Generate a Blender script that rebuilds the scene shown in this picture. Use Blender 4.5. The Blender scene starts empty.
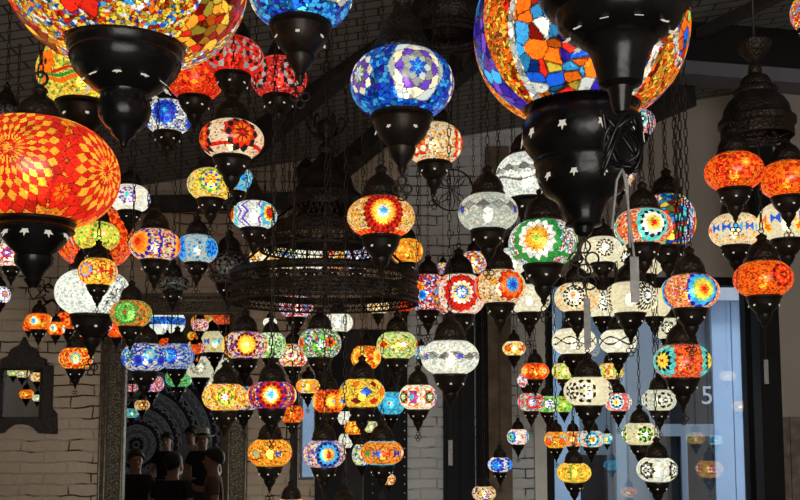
import bpy, math, random
import numpy as np
from mathutils import Vector, Matrix

S = bpy.context.scene
COL = S.collection
PI = math.pi
# ------------------------------------------------------------------ camera
F = 900.0                      # focal length in pixels of the 800x500 frame
TILT = math.radians(5.0)
CAMZ = 2.05
PPY = 321.0                    # row of the optical axis (vertical shift)
cd = bpy.data.cameras.new('camera'); cam = bpy.data.objects.new('camera', cd); COL.objects.link(cam)
cd.sensor_width = 36.0; cd.lens = F / 800.0 * 36.0
cd.shift_y = (PPY - 250.0) / 800.0
cd.clip_start = 0.05; cd.clip_end = 100
cam.location = (0, 0, CAMZ); cam.rotation_euler = (PI / 2 + TILT, 0, 0)
S.camera = cam
# ------------------------------------------------------------------ world, light, exposure
W = bpy.data.worlds.new('world'); S.world = W; W.use_nodes = True
bg = W.node_tree.nodes['Background']; bg.inputs[0].default_value = (0.70, 0.80, 0.95, 1); bg.inputs[1].default_value = 1.7
def area(name, loc, rot, sx, sy, power, color):
    l = bpy.data.lights.new(name, 'AREA'); l.shape = 'RECTANGLE'; l.size = sx; l.size_y = sy; l.energy = power; l.color = color
    o = bpy.data.objects.new(name, l); COL.objects.link(o); o.location = loc; o.rotation_euler = rot
    return o
# added area light brightening the room, standing in for daylight from behind the camera
area('added_front_fill', (.55, -2.15, 1.5), (PI / 2, 0, 0), 2.8, 1.9, 128, (1.0, 0.96, 0.88))
# high hazy sun over the roof, reaching down into the alley outside the window
sl_ = bpy.data.lights.new('hazy_sun', 'SUN'); sl_.energy = 4.5; sl_.angle = math.radians(15); sl_.color = (.97, .98, 1.0)
so_ = bpy.data.objects.new('hazy_sun', sl_); COL.objects.link(so_); so_.rotation_euler = (math.radians(24), 0, math.radians(8))
S.view_settings.view_transform = 'Standard'
S.view_settings.look = 'None'
S.view_settings.exposure = 0.0
S.view_settings.gamma = 1.0
S.view_settings.use_curve_mapping = False
try:
    S.cycles.transparent_max_bounces = 16
    S.cycles.max_bounces = 8
    S.cycles.caustics_reflective = False
    S.cycles.caustics_refractive = False
except Exception:
    pass

# ------------------------------------------------------------------ pixel -> world
CT, ST = math.cos(TILT), math.sin(TILT)
def ray(px, py):
    u = (px - 400.0) / F; v = (PPY - py) / F
    return Vector((u, CT - v * ST, ST + v * CT))
def at(px, py, t):             # point at distance t along the optical axis
    return Vector((0, 0, CAMZ)) + ray(px, py) * t
def atY(px, py, Y):            # point on the plane y = Y
    r = ray(px, py); return Vector((0, 0, CAMZ)) + r * (Y / r.y)
YW = 6.2                       # back wall
def ceil_z(x, y): return 3.83 + 0.157 * x + 0.10 * (YW - y)

# ------------------------------------------------------------------ materials
def mat(name):
    m = bpy.data.materials.new(name); m.use_nodes = True
    nt = m.node_tree; nt.nodes.clear()
    out = nt.nodes.new('ShaderNodeOutputMaterial')
    return m, nt, out
def N(nt, t, **kw):
    n = nt.nodes.new(t)
    for k, v in kw.items(): setattr(n, k, v)
    return n
def simple(name, color, rough=0.6, metal=0.0, noise=0.0, nscale=20.0, bump=0.0, color2=None, emis=None, es=0.0, spec=0.5):
    m, nt, out = mat(name)
    b = N(nt, 'ShaderNodeBsdfPrincipled')
    b.inputs['Roughness'].default_value = rough; b.inputs['Metallic'].default_value = metal
    b.inputs['Specular IOR Level'].default_value = spec
    b.inputs['Base Color'].default_value = (*color, 1)
    if noise or bump:
        tc = N(nt, 'ShaderNodeTexCoord'); nz = N(nt, 'ShaderNodeTexNoise'); nz.inputs['Scale'].default_value = nscale; nz.inputs['Detail'].default_value = 5
        nt.links.new(tc.outputs['Object'], nz.inputs['Vector'])
        if noise:
            cr = N(nt, 'ShaderNodeValToRGB'); c2 = color2 or tuple(c * (1 - noise) for c in color)
            cr.color_ramp.elements[0].position = 0.35; cr.color_ramp.elements[1].position = 0.65
            cr.color_ramp.elements[0].color = (*c2, 1); cr.color_ramp.elements[1].color = (*color, 1)
            nt.links.new(nz.outputs['Fac'], cr.inputs[0]); nt.links.new(cr.outputs[0], b.inputs['Base Color'])
        if bump:
            bp = N(nt, 'ShaderNodeBump'); bp.inputs['Strength'].default_value = bump; bp.inputs['Distance'].default_value = 0.01
            nt.links.new(nz.outputs['Fac'], bp.inputs['Height']); nt.links.new(bp.outputs[0], b.inputs['Normal'])
    if emis:
        b.inputs['Emission Color'].default_value = (*emis, 1); b.inputs['Emission Strength'].default_value = es
    nt.links.new(b.outputs[0], out.inputs[0])
    return m
def mosaic_material(name, lit):
    m, nt, out = mat(name)
    a = N(nt, 'ShaderNodeAttribute', attribute_type='GEOMETRY', attribute_name='Col')
    b = N(nt, 'ShaderNodeBsdfPrincipled'); b.inputs['Roughness'].default_value = 0.25
    nt.links.new(a.outputs['Color'], b.inputs['Base Color'])
    if not lit:
        nt.links.new(b.outputs[0], out.inputs[0]); return m
    mul = N(nt, 'ShaderNodeMixRGB', blend_type='MULTIPLY'); mul.inputs[0].default_value = 1; mul.inputs[2].default_value = (.35, .35, .35, 1)
    nt.links.new(a.outputs['Color'], mul.inputs[1]); nt.links.new(mul.outputs[0], b.inputs['Base Color'])
    nt.links.new(a.outputs['Color'], b.inputs['Emission Color']); b.inputs['Emission Strength'].default_value = 1.12
    tr = N(nt, 'ShaderNodeBsdfTransparent'); nt.links.new(a.outputs['Color'], tr.inputs[0])
    mx = N(nt, 'ShaderNodeMixShader'); nt.links.new(a.outputs['Alpha'], mx.inputs[0])
    nt.links.new(b.outputs[0], mx.inputs[1]); nt.links.new(tr.outputs[0], mx.inputs[2]); nt.links.new(mx.outputs[0], out.inputs[0])
    m.cycles.emission_sampling = 'NONE'
    return m
M_GLASS = mosaic_material('lit_mosaic_glass', True)
M_GLASS_OFF = mosaic_material('unlit_mosaic_glass', False)
def bulb_mat(name, c, s):
    m, nt, out = mat(name)
    e = N(nt, 'ShaderNodeEmission'); e.inputs[0].default_value = (*c, 1); e.inputs[1].default_value = s
    nt.links.new(e.outputs[0], out.inputs[0]); return m
M_BULB = bulb_mat('bulb_light', (1.0, 0.88, 0.66), 9.0)
M_STAR = bulb_mat('imitated_cut_glow', (1.0, 0.9, 0.75), .62); M_STAR.cycles.emission_sampling = 'NONE'  # glow of the star plates stands in for lamp light through cup holes
def metal_material(name, c1, c2, rough, pierced):
    m, nt, out = mat(name)
    b = N(nt, 'ShaderNodeBsdfPrincipled'); b.inputs['Metallic'].default_value = 0.6; b.inputs['Specular IOR Level'].default_value = .35; b.inputs['Roughness'].default_value = rough
    tc = N(nt, 'ShaderNodeTexCoord')
    nz = N(nt, 'ShaderNodeTexNoise'); nz.inputs['Scale'].default_value = 25; nz.inputs['Detail'].default_value = 4
    nt.links.new(tc.outputs['Object'], nz.inputs['Vector'])
    cr = N(nt, 'ShaderNodeValToRGB'); cr.color_ramp.elements[0].color = (*c1, 1); cr.color_ramp.elements[1].color = (*c2, 1)
    cr.color_ramp.elements[0].position = .3; cr.color_ramp.elements[1].position = .7
    nt.links.new(nz.outputs['Fac'], cr.inputs[0]); nt.links.new(cr.outputs[0], b.inputs['Base Color'])
    v = N(nt, 'ShaderNodeTexVoronoi'); v.inputs['Scale'].default_value = 90 if pierced else 60
    nt.links.new(tc.outputs['Object'], v.inputs['Vector'])
    bp = N(nt, 'ShaderNodeBump'); bp.inputs['Strength'].default_value = 0.9 if pierced else 0.12; bp.inputs['Distance'].default_value = 0.004
    nt.links.new(v.outputs['Distance'], bp.inputs['Height']); nt.links.new(bp.outputs[0], b.inputs['Normal'])
    nt.links.new(b.outputs[0], out.inputs[0]); return m
M_METAL = metal_material('dark_bronze', (.012, .009, .007), (.03, .021, .015), .40, False)
M_BLACK = metal_material('polished_black_metal', (.006, .0055, .0055), (.015, .013, .012), .26, False)
M_FILI = metal_material('pierced_bronze', (.010, .008, .006), (.042, .029, .020), .5, True)
M_CHAIN = simple('chain_iron', (.035, .028, .022), rough=.5, metal=.7)
M_PAPER = simple('tag_card', (.24, .22, .20), rough=.8, noise=.3, nscale=90)

# ------------------------------------------------------------------ mesh helpers
def mesh_np(name, V, Fq, m=None, parent=None, smooth=True, loc=None, mats=None):
    me = bpy.data.meshes.new(name)
    V = np.asarray(V, dtype=np.float32); Fq = np.asarray(Fq, dtype=np.int32)
    me.vertices.add(len(V)); me.vertices.foreach_set('co', V.ravel())
    n = Fq.shape[1]
    me.loops.add(Fq.size); me.loops.foreach_set('vertex_index', Fq.ravel())
    me.polygons.add(len(Fq)); me.polygons.foreach_set('loop_start', np.arange(0, Fq.size, n, dtype=np.int32))
    me.polygons.foreach_set('loop_total', np.full(len(Fq), n, dtype=np.int32))
    if smooth: me.polygons.foreach_set('use_smooth', np.ones(len(Fq), dtype=bool))
    me.update(calc_edges=True); me.validate()
    o = bpy.data.objects.new(name, me); COL.objects.link(o)
    if m: me.materials.append(m)
    if parent: o.parent = parent
    if loc is not None: o.location = loc
    return o
class MB:
    def __init__(s): s.v = []; s.f = []
    def add(s, vs, fs):
        b = len(s.v); s.v += [tuple(v) for v in vs]; s.f += [tuple(b + i for i in f) for f in fs]
    def box(s, c, d, rot=None):
        x, y, z = d[0] / 2, d[1] / 2, d[2] / 2
        vs = [Vector(p) for p in ((-x, -y, -z), (x, -y, -z), (x, y, -z), (-x, y, -z), (-x, -y, z), (x, -y, z), (x, y, z), (-x, y, z))]
        if rot: vs = [rot @ v for v in vs]
        s.add([v + Vector(c) for v in vs], [(3, 2, 1, 0), (4, 5, 6, 7), (0, 1, 5, 4), (1, 2, 6, 5), (2, 3, 7, 6), (3, 0, 4, 7)])
    def beam(s, a, b, w, h):   # box from a to b
        a = Vector(a); b = Vector(b); d = b - a; L = d.length; d.normalize()
        up = Vector((0, 0, 1)) if abs(d.z) < .95 else Vector((0, 1, 0))
        sx = d.cross(up).normalized(); uz = sx.cross(d).normalized()
        R = Matrix((sx, d, uz)).transposed()
        s.box((a + b) / 2, (w, L, h), R)
    def tube(s, pts, r, n=8, closed=False, rs=None):
        pts = [Vector(p) for p in pts]; m = len(pts); vs = []; up = Vector((0, 0, 1)); prev = None
        for i, p in enumerate(pts):
            if closed: d = pts[(i + 1) % m] - pts[i - 1]
            else: d = pts[min(i + 1, m - 1)] - pts[max(i - 1, 0)]
            d.normalize()
            if prev is None:
                u = up if abs(d.z) < .9 else Vector((0, 1, 0)); sx = d.cross(u).normalized()
            else:
                sx = (prev - d * prev.dot(d)).normalized()
            prev = sx; sy = d.cross(sx); rr = rs[i] if rs else r
            vs += [p + (sx * math.cos(2 * PI * k / n) + sy * math.sin(2 * PI * k / n)) * rr for k in range(n)]
        fs = []
        for i in range(m if closed else m - 1):
            j = (i + 1) % m
            for k in range(n): fs.append((i * n + k, i * n + (k + 1) % n, j * n + (k + 1) % n, j * n + k))
        if not closed: fs += [tuple(range(n))[::-1], tuple((m - 1) * n + k for k in range(n))]
        s.add(vs, fs)
    def lathe(s, prof, n=24, c=(0, 0, 0)):
        m = len(prof); vs = []
        for r, z in prof:
            vs += [(c[0] + r * math.cos(2 * PI * k / n), c[1] + r * math.sin(2 * PI * k / n), c[2] + z) for k in range(n)]
        fs = [(i * n + k, i * n + (k + 1) % n, (i + 1) * n + (k + 1) % n, (i + 1) * n + k) for i in range(m - 1) for k in range(n)]
        fs = [f[::-1] for f in fs] if prof[0][1] > prof[-1][1] else fs
        s.add(vs, fs)
    def prism(s, poly, depth, R=None, c=(0, 0, 0)):    # poly in xz, extruded along y
        n = len(poly); vs = [Vector((x, -depth / 2, z)) for x, z in poly] + [Vector((x, depth / 2, z)) for x, z in poly]
        if R: vs = [R @ v for v in vs]
        vs = [v + Vector(c) for v in vs]
        fs = [tuple(range(n)), tuple(range(2 * n - 1, n - 1, -1))] + [(i, i + n, (i + 1) % n + n, (i + 1) % n) for i in range(n)]
        s.add(vs, fs)
    def build(s, name, m, parent=None, smooth=False, loc=None):
        me = bpy.data.meshes.new(name); me.from_pydata(s.v, [], s.f); me.update()
        if smooth: me.polygons.foreach_set('use_smooth', [True] * len(me.polygons))
        if m: me.materials.append(m)
        o = bpy.data.objects.new(name, me); COL.objects.link(o)
        if parent: o.parent = parent
        if loc is not None: o.location = loc
        return o
def empty(name, loc, rz=0):
    o = bpy.data.objects.new(name, None); COL.objects.link(o); o.location = loc; o.rotation_euler = (0, 0, rz); o.empty_display_size = .05
    return o
def tag(o, label, cat, group=None, kind=None):
    if label: o['label'] = label
    if cat: o['category'] = cat
    if group: o['group'] = group
    if kind: o['kind'] = kind
    return o
def struct(o): o['kind'] = 'structure'; return o
def sharp_smooth(o, ang=35):
    o.data.polygons.foreach_set('use_smooth', [True] * len(o.data.polygons))
    try: o.data.set_sharp_from_angle(angle=math.radians(ang))
    except Exception: pass

# ------------------------------------------------------------------ the room
def brick_material(name, c_hi, c_lo, mortar, bw=.33, bh=.075):
    m, nt, out = mat(name)
    tc = N(nt, 'ShaderNodeTexCoord'); sp = N(nt, 'ShaderNodeSeparateXYZ'); cb = N(nt, 'ShaderNodeCombineXYZ')
    ad = N(nt, 'ShaderNodeMath', operation='ADD')
    nt.links.new(tc.outputs['Object'], sp.inputs[0]); nt.links.new(sp.outputs['X'], ad.inputs[0]); nt.links.new(sp.outputs['Y'], ad.inputs[1])
    nt.links.new(ad.outputs[0], cb.inputs['X']); nt.links.new(sp.outputs['Z'], cb.inputs['Y'])
    nz = N(nt, 'ShaderNodeTexNoise'); nz.inputs['Scale'].default_value = 5.5; nz.inputs['Detail'].default_value = 6
    nt.links.new(tc.outputs['Object'], nz.inputs['Vector'])
    mp = N(nt, 'ShaderNodeVectorMath', operation='MULTIPLY_ADD'); mp.inputs[1].default_value = (.05, .05, .05)
    nt.links.new(nz.outputs['Color'], mp.inputs[0]); nt.links.new(cb.outputs[0], mp.inputs[2])
    br = N(nt, 'ShaderNodeTexBrick'); br.offset = .5
    br.inputs['Scale'].default_value = 1; br.inputs['Brick Width'].default_value = bw; br.inputs['Row Height'].default_value = bh
    br.inputs['Mortar Size'].default_value = .006; br.inputs['Mortar Smooth'].default_value = .35; br.inputs['Bias'].default_value = 0
    br.inputs['Color1'].default_value = (*c_hi, 1); br.inputs['Color2'].default_value = (*c_lo, 1); br.inputs['Mortar'].default_value = (*c_lo, 1)
    nt.links.new(mp.outputs[0], br.inputs['Vector'])
    # only some joints are open and dark, the rest are painted over
    n2 = N(nt, 'ShaderNodeTexNoise'); n2.inputs['Scale'].default_value = 4.0; n2.inputs['Detail'].default_value = 3
    nt.links.new(tc.outputs['Object'], n2.inputs['Vector'])
    r2 = N(nt, 'ShaderNodeValToRGB'); r2.color_ramp.elements[0].position = .5; r2.color_ramp.elements[1].position = .58
    nt.links.new(n2.outputs['Fac'], r2.inputs[0])
    ml = N(nt, 'ShaderNodeMath', operation='MULTIPLY'); nt.links.new(br.outputs['Fac'], ml.inputs[0]); nt.links.new(r2.outputs[0], ml.inputs[1])
    mx = N(nt, 'ShaderNodeMixRGB'); mx.inputs[2].default_value = (*mortar, 1)
    nt.links.new(ml.outputs[0], mx.inputs[0]); nt.links.new(br.outputs['Color'], mx.inputs[1])
    b = N(nt, 'ShaderNodeBsdfPrincipled'); b.inputs['Roughness'].default_value = .75
    nt.links.new(mx.outputs[0], b.inputs['Base Color'])
    n3 = N(nt, 'ShaderNodeTexNoise'); n3.inputs['Scale'].default_value = 18; n3.inputs['Detail'].default_value = 6
    nt.links.new(tc.outputs['Object'], n3.inputs['Vector'])
    hh = N(nt, 'ShaderNodeMath', operation='MULTIPLY_ADD'); hh.inputs[1].default_value = -.9
    nt.links.new(br.outputs['Fac'], hh.inputs[0]); nt.links.new(n3.outputs['Fac'], hh.inputs[2])
    bp = N(nt, 'ShaderNodeBump'); bp.inputs['Strength'].default_value = .8; bp.inputs['Distance'].default_value = .02
    nt.links.new(hh.outputs[0], bp.inputs['Height']); nt.links.new(bp.outputs[0], b.inputs['Normal'])
    nt.links.new(b.outputs[0], out.inputs[0]); return m
M_BRICK = brick_material('cream_painted_brick', (.62, .50, .36), (.54, .43, .31), (.05, .038, .026))
M_BRICKW = brick_material('white_painted_brick', (.62, .62, .60), (.55, .55, .53), (.12, .115, .11), .24, .07)
M_PLASTER = simple('taupe_plaster', (.42, .36, .30), rough=.9, noise=.12, nscale=1.5, bump=.1)
M_ROUGH = simple('rough_brown_pillar', (.20, .145, .10), rough=.95, noise=.5, nscale=9, bump=1.0)
M_STEEL = simple('black_steel', (.008, .0075, .007), rough=.6, metal=.0, spec=.15, noise=.3, nscale=8, bump=.1)
M_FLANGE = simple('grey_painted_steel', (.11, .11, .125), rough=.6, noise=.2, nscale=6)
M_DOORD = simple('dark_door_paint', (.016, .016, .018), rough=.7, noise=.2, nscale=5, spec=.15)
M_WOODD = simple('dark_timber', (.03, .024, .02), rough=.8, noise=.5, nscale=12, bump=.4)
M_FLOOR = simple('floor_screed', (.16, .14, .12), rough=.7, noise=.3, nscale=3)
M_TRIMW = simple('cream_trim', (.78, .76, .70), rough=.7, noise=.2, nscale=8)
def ceiling_material():
    m, nt, out = mat('dark_tin_ceiling')
    tc = N(nt, 'ShaderNodeTexCoord')
    br = N(nt, 'ShaderNodeTexBrick'); br.inputs['Scale'].default_value = 1; br.inputs['Brick Width'].default_value = .22; br.inputs['Row Height'].default_value = .07
    br.inputs['Mortar Size'].default_value = .006; br.inputs['Color1'].default_value = (.17, .165, .15, 1); br.inputs['Color2'].default_value = (.15, .145, .13, 1); br.inputs['Mortar'].default_value = (.02, .018, .016, 1)
    nt.links.new(tc.outputs['Object'], br.inputs['Vector'])
    b = N(nt, 'ShaderNodeBsdfPrincipled'); b.inputs['Roughness'].default_value = .6
    bp = N(nt, 'ShaderNodeBump'); bp.inputs['Strength'].default_value = .6; bp.inputs['Distance'].default_value = .01; bp.invert = True
    nt.links.new(br.outputs['Fac'], bp.inputs['Height']); nt.links.new(bp.outputs[0], b.inputs['Normal'])
    nt.links.new(br.outputs['Color'], b.inputs['Base Color']); nt.links.new(b.outputs[0], out.inputs[0]); return m
M_CEIL = ceiling_material()

XL, XR, YF = -5.4, 3.3, -2.3
def slab(name, x0, x1, y0, y1, z0, z1, m):
    b = MB(); b.box(((x0 + x1) / 2, (y0 + y1) / 2, (z0 + z1) / 2), (x1 - x0, y1 - y0, z1 - z0)); return struct(b.build(name, m))
def wx(px, py=400): return atY(px, py, YW).x
def wz(py): return atY(400, py, YW).z
slab('floor', XL - .2, XR + .2, YF - .2, YW + .3, -.2, 0, M_FLOOR)
WX0, WX1, WTOP = wx(545), wx(757), wz(277)
SX0, SX1, SZ0, SZ1 = wx(299), wx(314), wz(480), wz(372)
TOPZ = 4.7
def sloped(name, x0, x1, z0, m, y0=YW, y1=YW + .25):   # wall piece whose top follows the ceiling
    b = MB(); vs = []
    for y in (y0, y1):
        vs += [(x0, y, z0), (x1, y, z0), (x1, y, ceil_z(x1, YW) + .02), (x0, y, ceil_z(x0, YW) + .02)]
    b.add(vs, [(0, 1, 2, 3), (7, 6, 5, 4), (0, 4, 5, 1), (1, 5, 6, 2), (2, 6, 7, 3), (3, 7, 4, 0)])
    return struct(b.build(name, m))
xb = wx(470)
# back wall in one mesh around the two window openings (brick side) and the plaster side
b = MB()
def wallpiece(b, x0, x1, z0, z1=None):
    vs = []
    for y in (YW, YW + .25):
        vs += [(x0, y, z0), (x1, y, z0), (x1, y, z1 if z1 is not None else ceil_z(x1, YW) + .02), (x0, y, z1 if z1 is not None else ceil_z(x0, YW) + .02)]
    b.add(vs, [(0, 1, 2, 3), (7, 6, 5, 4), (0, 4, 5, 1), (1, 5, 6, 2), (2, 6, 7, 3), (3, 7, 4, 0)])
wallpiece(b, XL, SX0, 0); wallpiece(b, SX0, SX1, 0, SZ0); wallpiece(b, SX0, SX1, SZ1); wallpiece(b, SX1, wx(402), 0)
struct(b.build('wall_back', M_BRICK))
b = MB(); wallpiece(b, wx(402), WX0, 0); struct(b.build('wall_back_middle', M_BRICKW))
b = MB(); wallpiece(b, WX0, WX1, WTOP); wallpiece(b, WX1, XR, 0); struct(b.build('wall_back_right', M_PLASTER))
slab('wall_left', XL - .2, XL, YF - .2, YW, 0, 3.75, M_PLASTER)
slab('wall_right', XR, XR + .2, YF - .2, YW, 0, 5.2, M_PLASTER)
# wall behind the camera; an unseen opening is left to the right to admit daylight
b = MB(); b.box(((XL - .9) / 2 - 0.1, YF - .1, 2.0), (-.9 - XL + .2, .2, 4.0)); b.box(((2.0 + XR) / 2, YF - .1, 2.2), (XR - 2.0, .2, 4.4)); b.box(((-.9 + 2.0) / 2, YF - .1, 4.1), (2.9, .2, 1.6))
struct(b.build('wall_front', M_PLASTER))
# sloping ceiling
b = MB()
cs = [(XL - .2, YF - .2), (XR + .2, YF - .2), (XR + .2, YW + .3), (XL - .2, YW + .3)]
vs = [(x, y, ceil_z(x, y)) for x, y in cs] + [(x, y, ceil_z(x, y) + .12) for x, y in cs]
b.add(vs, [(3, 2, 1, 0), (4, 5, 6, 7), (0, 1, 5, 4), (1, 2, 6, 5), (2, 3, 7, 6), (3, 0, 4, 7)])
struct(b.build('ceiling', M_CEIL))

def beam_thing(name, a, bb, w, h, m, flange=None):
    q = MB(); q.beam(a, bb, w, h)
    o = struct(q.build(name, m)); return o
# big black steel beam with its paler lower flange, on the right
A0 = at(520, 32, 5.6); A1 = at(830, 60, 4.9)
beam_thing('trim_1', A0, A1, .16, .24, M_STEEL)
o = MB(); o.beam(at(560, 62, 5.55), at(830, 85, 4.85), .22, .075); struct(o.build('trim_2', M_FLANGE))
# column under the beam, down to the floor (black upper post and window jamb)
pc = atY(757, 100, 5.35)
q = MB(); q.box((pc.x, 5.35, 1.95), (.12, .12, 3.9)); struct(q.build('trim_3', M_STEEL))
# rafters
for i, (p0, t0, p1, t1, w, h) in enumerate([((430, -10), 4.6, (225, 165), 5.9, .12, .16), ((470, 60), 5.0, (330, 178), 6.0, .10, .12),
        ((690, 90), 5.4, (600, 130), 6.0, .10, .18), ((790, -10), 4.2, (700, 33), 5.0, .05, .05), ((330, 200), 6.0, (120, 205), 6.0, .1, .1)]):
    q = MB(); q.beam(at(*p0, t0), at(*p1, t1), w, h); struct(q.build('trim_%d' % (4 + i), M_WOODD))

# shop-front glass with the street outside
def glass_material():
    m, nt, out = mat('window_glass')
    g = N(nt, 'ShaderNodeBsdfGlossy'); g.inputs['Roughness'].default_value = .0; g.inputs[0].default_value = (1, 1, 1, 1)
    t = N(nt, 'ShaderNodeBsdfTransparent'); t.inputs[0].default_value = (.86, .9, .92, 1)
    mx = N(nt, 'ShaderNodeMixShader'); mx.inputs[0].default_value = .17
    nt.links.new(t.outputs[0], mx.inputs[1]); nt.links.new(g.outputs[0], mx.inputs[2]); nt.links.new(mx.outputs[0], out.inputs[0]); return m
M_WGLASS = glass_material()
slab('window_1', WX0, WX1, YW + .05, YW + .065, 0.0, WTOP, M_WGLASS)
slab('window_2', SX0, SX1, YW + .05, YW + .065, SZ0, SZ1, M_WGLASS)
q = MB(); x = wx(598); q.box(((WX0 + .03), YW + .06, WTOP / 2), (.06, .1, WTOP)); q.box((WX1 - .03, YW + .06, WTOP / 2), (.06, .1, WTOP)); q.box(((WX0 + WX1) / 2, YW + .06, WTOP - .03), (WX1 - WX0, .1, .06))
struct(q.build('trim_9', M_STEEL))
q = MB(); q.box((wx(539), YW - .02, 1.5), (.08, .06, 3.0)); struct(q.build('trim_10', M_TRIMW))

# ---- street outside
M_BLUE = simple('bright_blue_panel', (.42, .58, .80), rough=.5, noise=.12, nscale=3)
M_BLUEG = simple('grey_blue_wall', (.17, .24, .31), rough=.8, noise=.15, nscale=2)
M_DKGL = simple('dark_glass', (.01, .012, .016), rough=.2)
YO = 8.4
def ox(px): return atY(px, 400, YO).x
def oz(py): return atY(600, py, YO).z
root = empty('building', (ox(650), YO, 0)); tag(root, 'blue painted building across the alley behind the window glass', 'building')
def op(name, px0, px1, py0, py1, m, dy=0., th=.06, mm=None, parent=None):
    x0, x1, z0, z1 = ox(px0), ox(px1), oz(py1), oz(py0)
    q = MB(); q.box(((x0 + x1) / 2 - ox(650), dy, (z0 + z1) / 2), (x1 - x0, th, z1 - z0)); return q.build(name, m, parent or root)
w_ = op('wall', 120, 930, -30, 627, M_BLUEG, .2, .3)
op('shutter', 712, 731, 284, 626, M_BLUE, -.02, .05); op('shutter', 732, 790, 284, 626, M_BLUE, -.02, .05)
op('shutter', 540, 578, 330, 626, M_BLUE, -.02, .05)
op('shutter', 292, 340, 300, 626, M_BLUE, -.02, .05)
op('column', 612, 622, 300, 626, simple('pale_blue_column', (.22, .33, .42), rough=.7), -.06, .12)
d_ = op('door', 657, 711, 424, 626, M_DKGL, 0.02, .06)
M_DF = simple('grey_door_frame', (.20, .24, .30), rough=.6)
op('door_frame', 652, 711, 424, 436, M_DF, -.03, .06); op('door_frame', 678, 684, 436, 626, M_DF, -.03, .06); op('door_frame', 652, 657, 436, 626, M_DF, -.03, .06)
op('transom', 664, 711, 372, 424, M_DKGL, 0.02, .06)
op('dark_doorway', 578, 606, 455, 626, M_DKGL, 0.02, .06)
op('fascia', 690, 760, 262, 302, simple('pale_fascia', (.5, .52, .58), rough=.7), -.1, .1)
# the house number on the transom
tcu = bpy.data.curves.new('number', 'FONT'); tcu.body = '5'; tcu.size = .24; tcu.extrude = .004; tcu.align_x = 'CENTER'
to = bpy.data.objects.new('house_number', tcu); COL.objects.link(to)
dg = bpy.context.evaluated_depsgraph_get(); me = bpy.data.meshes.new_from_object(to.evaluated_get(dg)); bpy.data.objects.remove(to)
hn = bpy.data.objects.new('house_number', me); COL.objects.link(hn); hn.parent = root; me.materials.append(simple('pale_number', (.5, .55, .6), rough=.6))
hn.rotation_euler = (PI / 2, 0, 0); hn.location = (ox(706) - ox(650), -.03, oz(404))
slab('ground', -6, 7, YW + .3, 12, -.2, -.02, M_FLOOR)

# dark fixtures along the middle of the back wall
def wallthing(name, label, cat, px0, px1, py0, py1, m, dy, th):
    x0, x1, z0, z1 = wx(px0), wx(px1), max(0, wz(py1)), wz(py0)
    r = empty(name, ((x0 + x1) / 2, YW, z0)); tag(r, label, cat); return r, x0, x1, z0, z1
def wbox(name, px0, px1, py0, py1, m, y0, th, kind='structure'):
    x0, x1 = wx(px0), wx(px1); z0 = 0 if py1 >= 640 else wz(py1); z1 = wz(py0)
    q = MB(); q.box(((x0 + x1) / 2, y0 - th / 2, (z0 + z1) / 2), (x1 - x0, th, z1 - z0)); o = q.build(name, m); o['kind'] = kind; return o
wbox('door_1', 443, 474, 300, 640, M_DOORD, YW, .05)
for k, (a, b_) in enumerate(((446, 457), (460, 471))):
    q = MB(); x0, x1 = wx(a), wx(b_); q.box(((x0 + x1) / 2, YW - .06, 1.3), (x1 - x0, .02, 2.2)); struct(q.build('trim_%d' % (11 + k), M_DOORD))
q = MB()
for k in range(5): q.box((wx(476.5 + k * 2.2), YW - .03 - .008 * (k % 2) - .01 * k * .5, 1.45), (.011, .06, 2.9))
struct(q.build('trim_13', M_STEEL))
wbox('trim_14', 487, 510, 150, 640, M_ROUGH, YW, .10)
wbox('trim_15', 347, 363, 330, 640, M_WOODD, YW, .05)
wbox('door_2', 316, 346, 330, 640, M_DOORD, YW, .04)
wbox('trim_16', 292, 298, 340, 640, M_WOODD, YW, .05)
wbox('door_3', 364, 402, 330, 640, M_DOORD, YW, .04)
q = MB(); X = wx(404.5)
q.box((X, YW - .02, 1.35), (.04, .04, 2.7))
struct(q.build('trim_17', M_STEEL))
q = MB()
for k in range(14): q.box((X, YW - .044, wz(395) - k * .06), (.008, .008, .008))
for k in range(14): q.box((wx(373), YW - .044, wz(395) - k * .06), (.006, .008, .006))
struct(q.build('trim_18', M_TRIMW))
# light streaked planks at the right foot of the column
M_PLANK = simple('weathered_planks', (.24, .19, .15), rough=.9, noise=.45, nscale=14, bump=.3)
PL = empty('plank_panel', (wx(801), 6.17, 0)); tag(PL, 'weathered grey-brown wooden plank panel at the foot of the plaster wall', 'panel')
for k in range(5):
    q = MB(); q.box((-.155 + k * .083 + .01, 0, .965), (.078, .03, 1.93)); q.build('plank', M_PLANK, PL)

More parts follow.
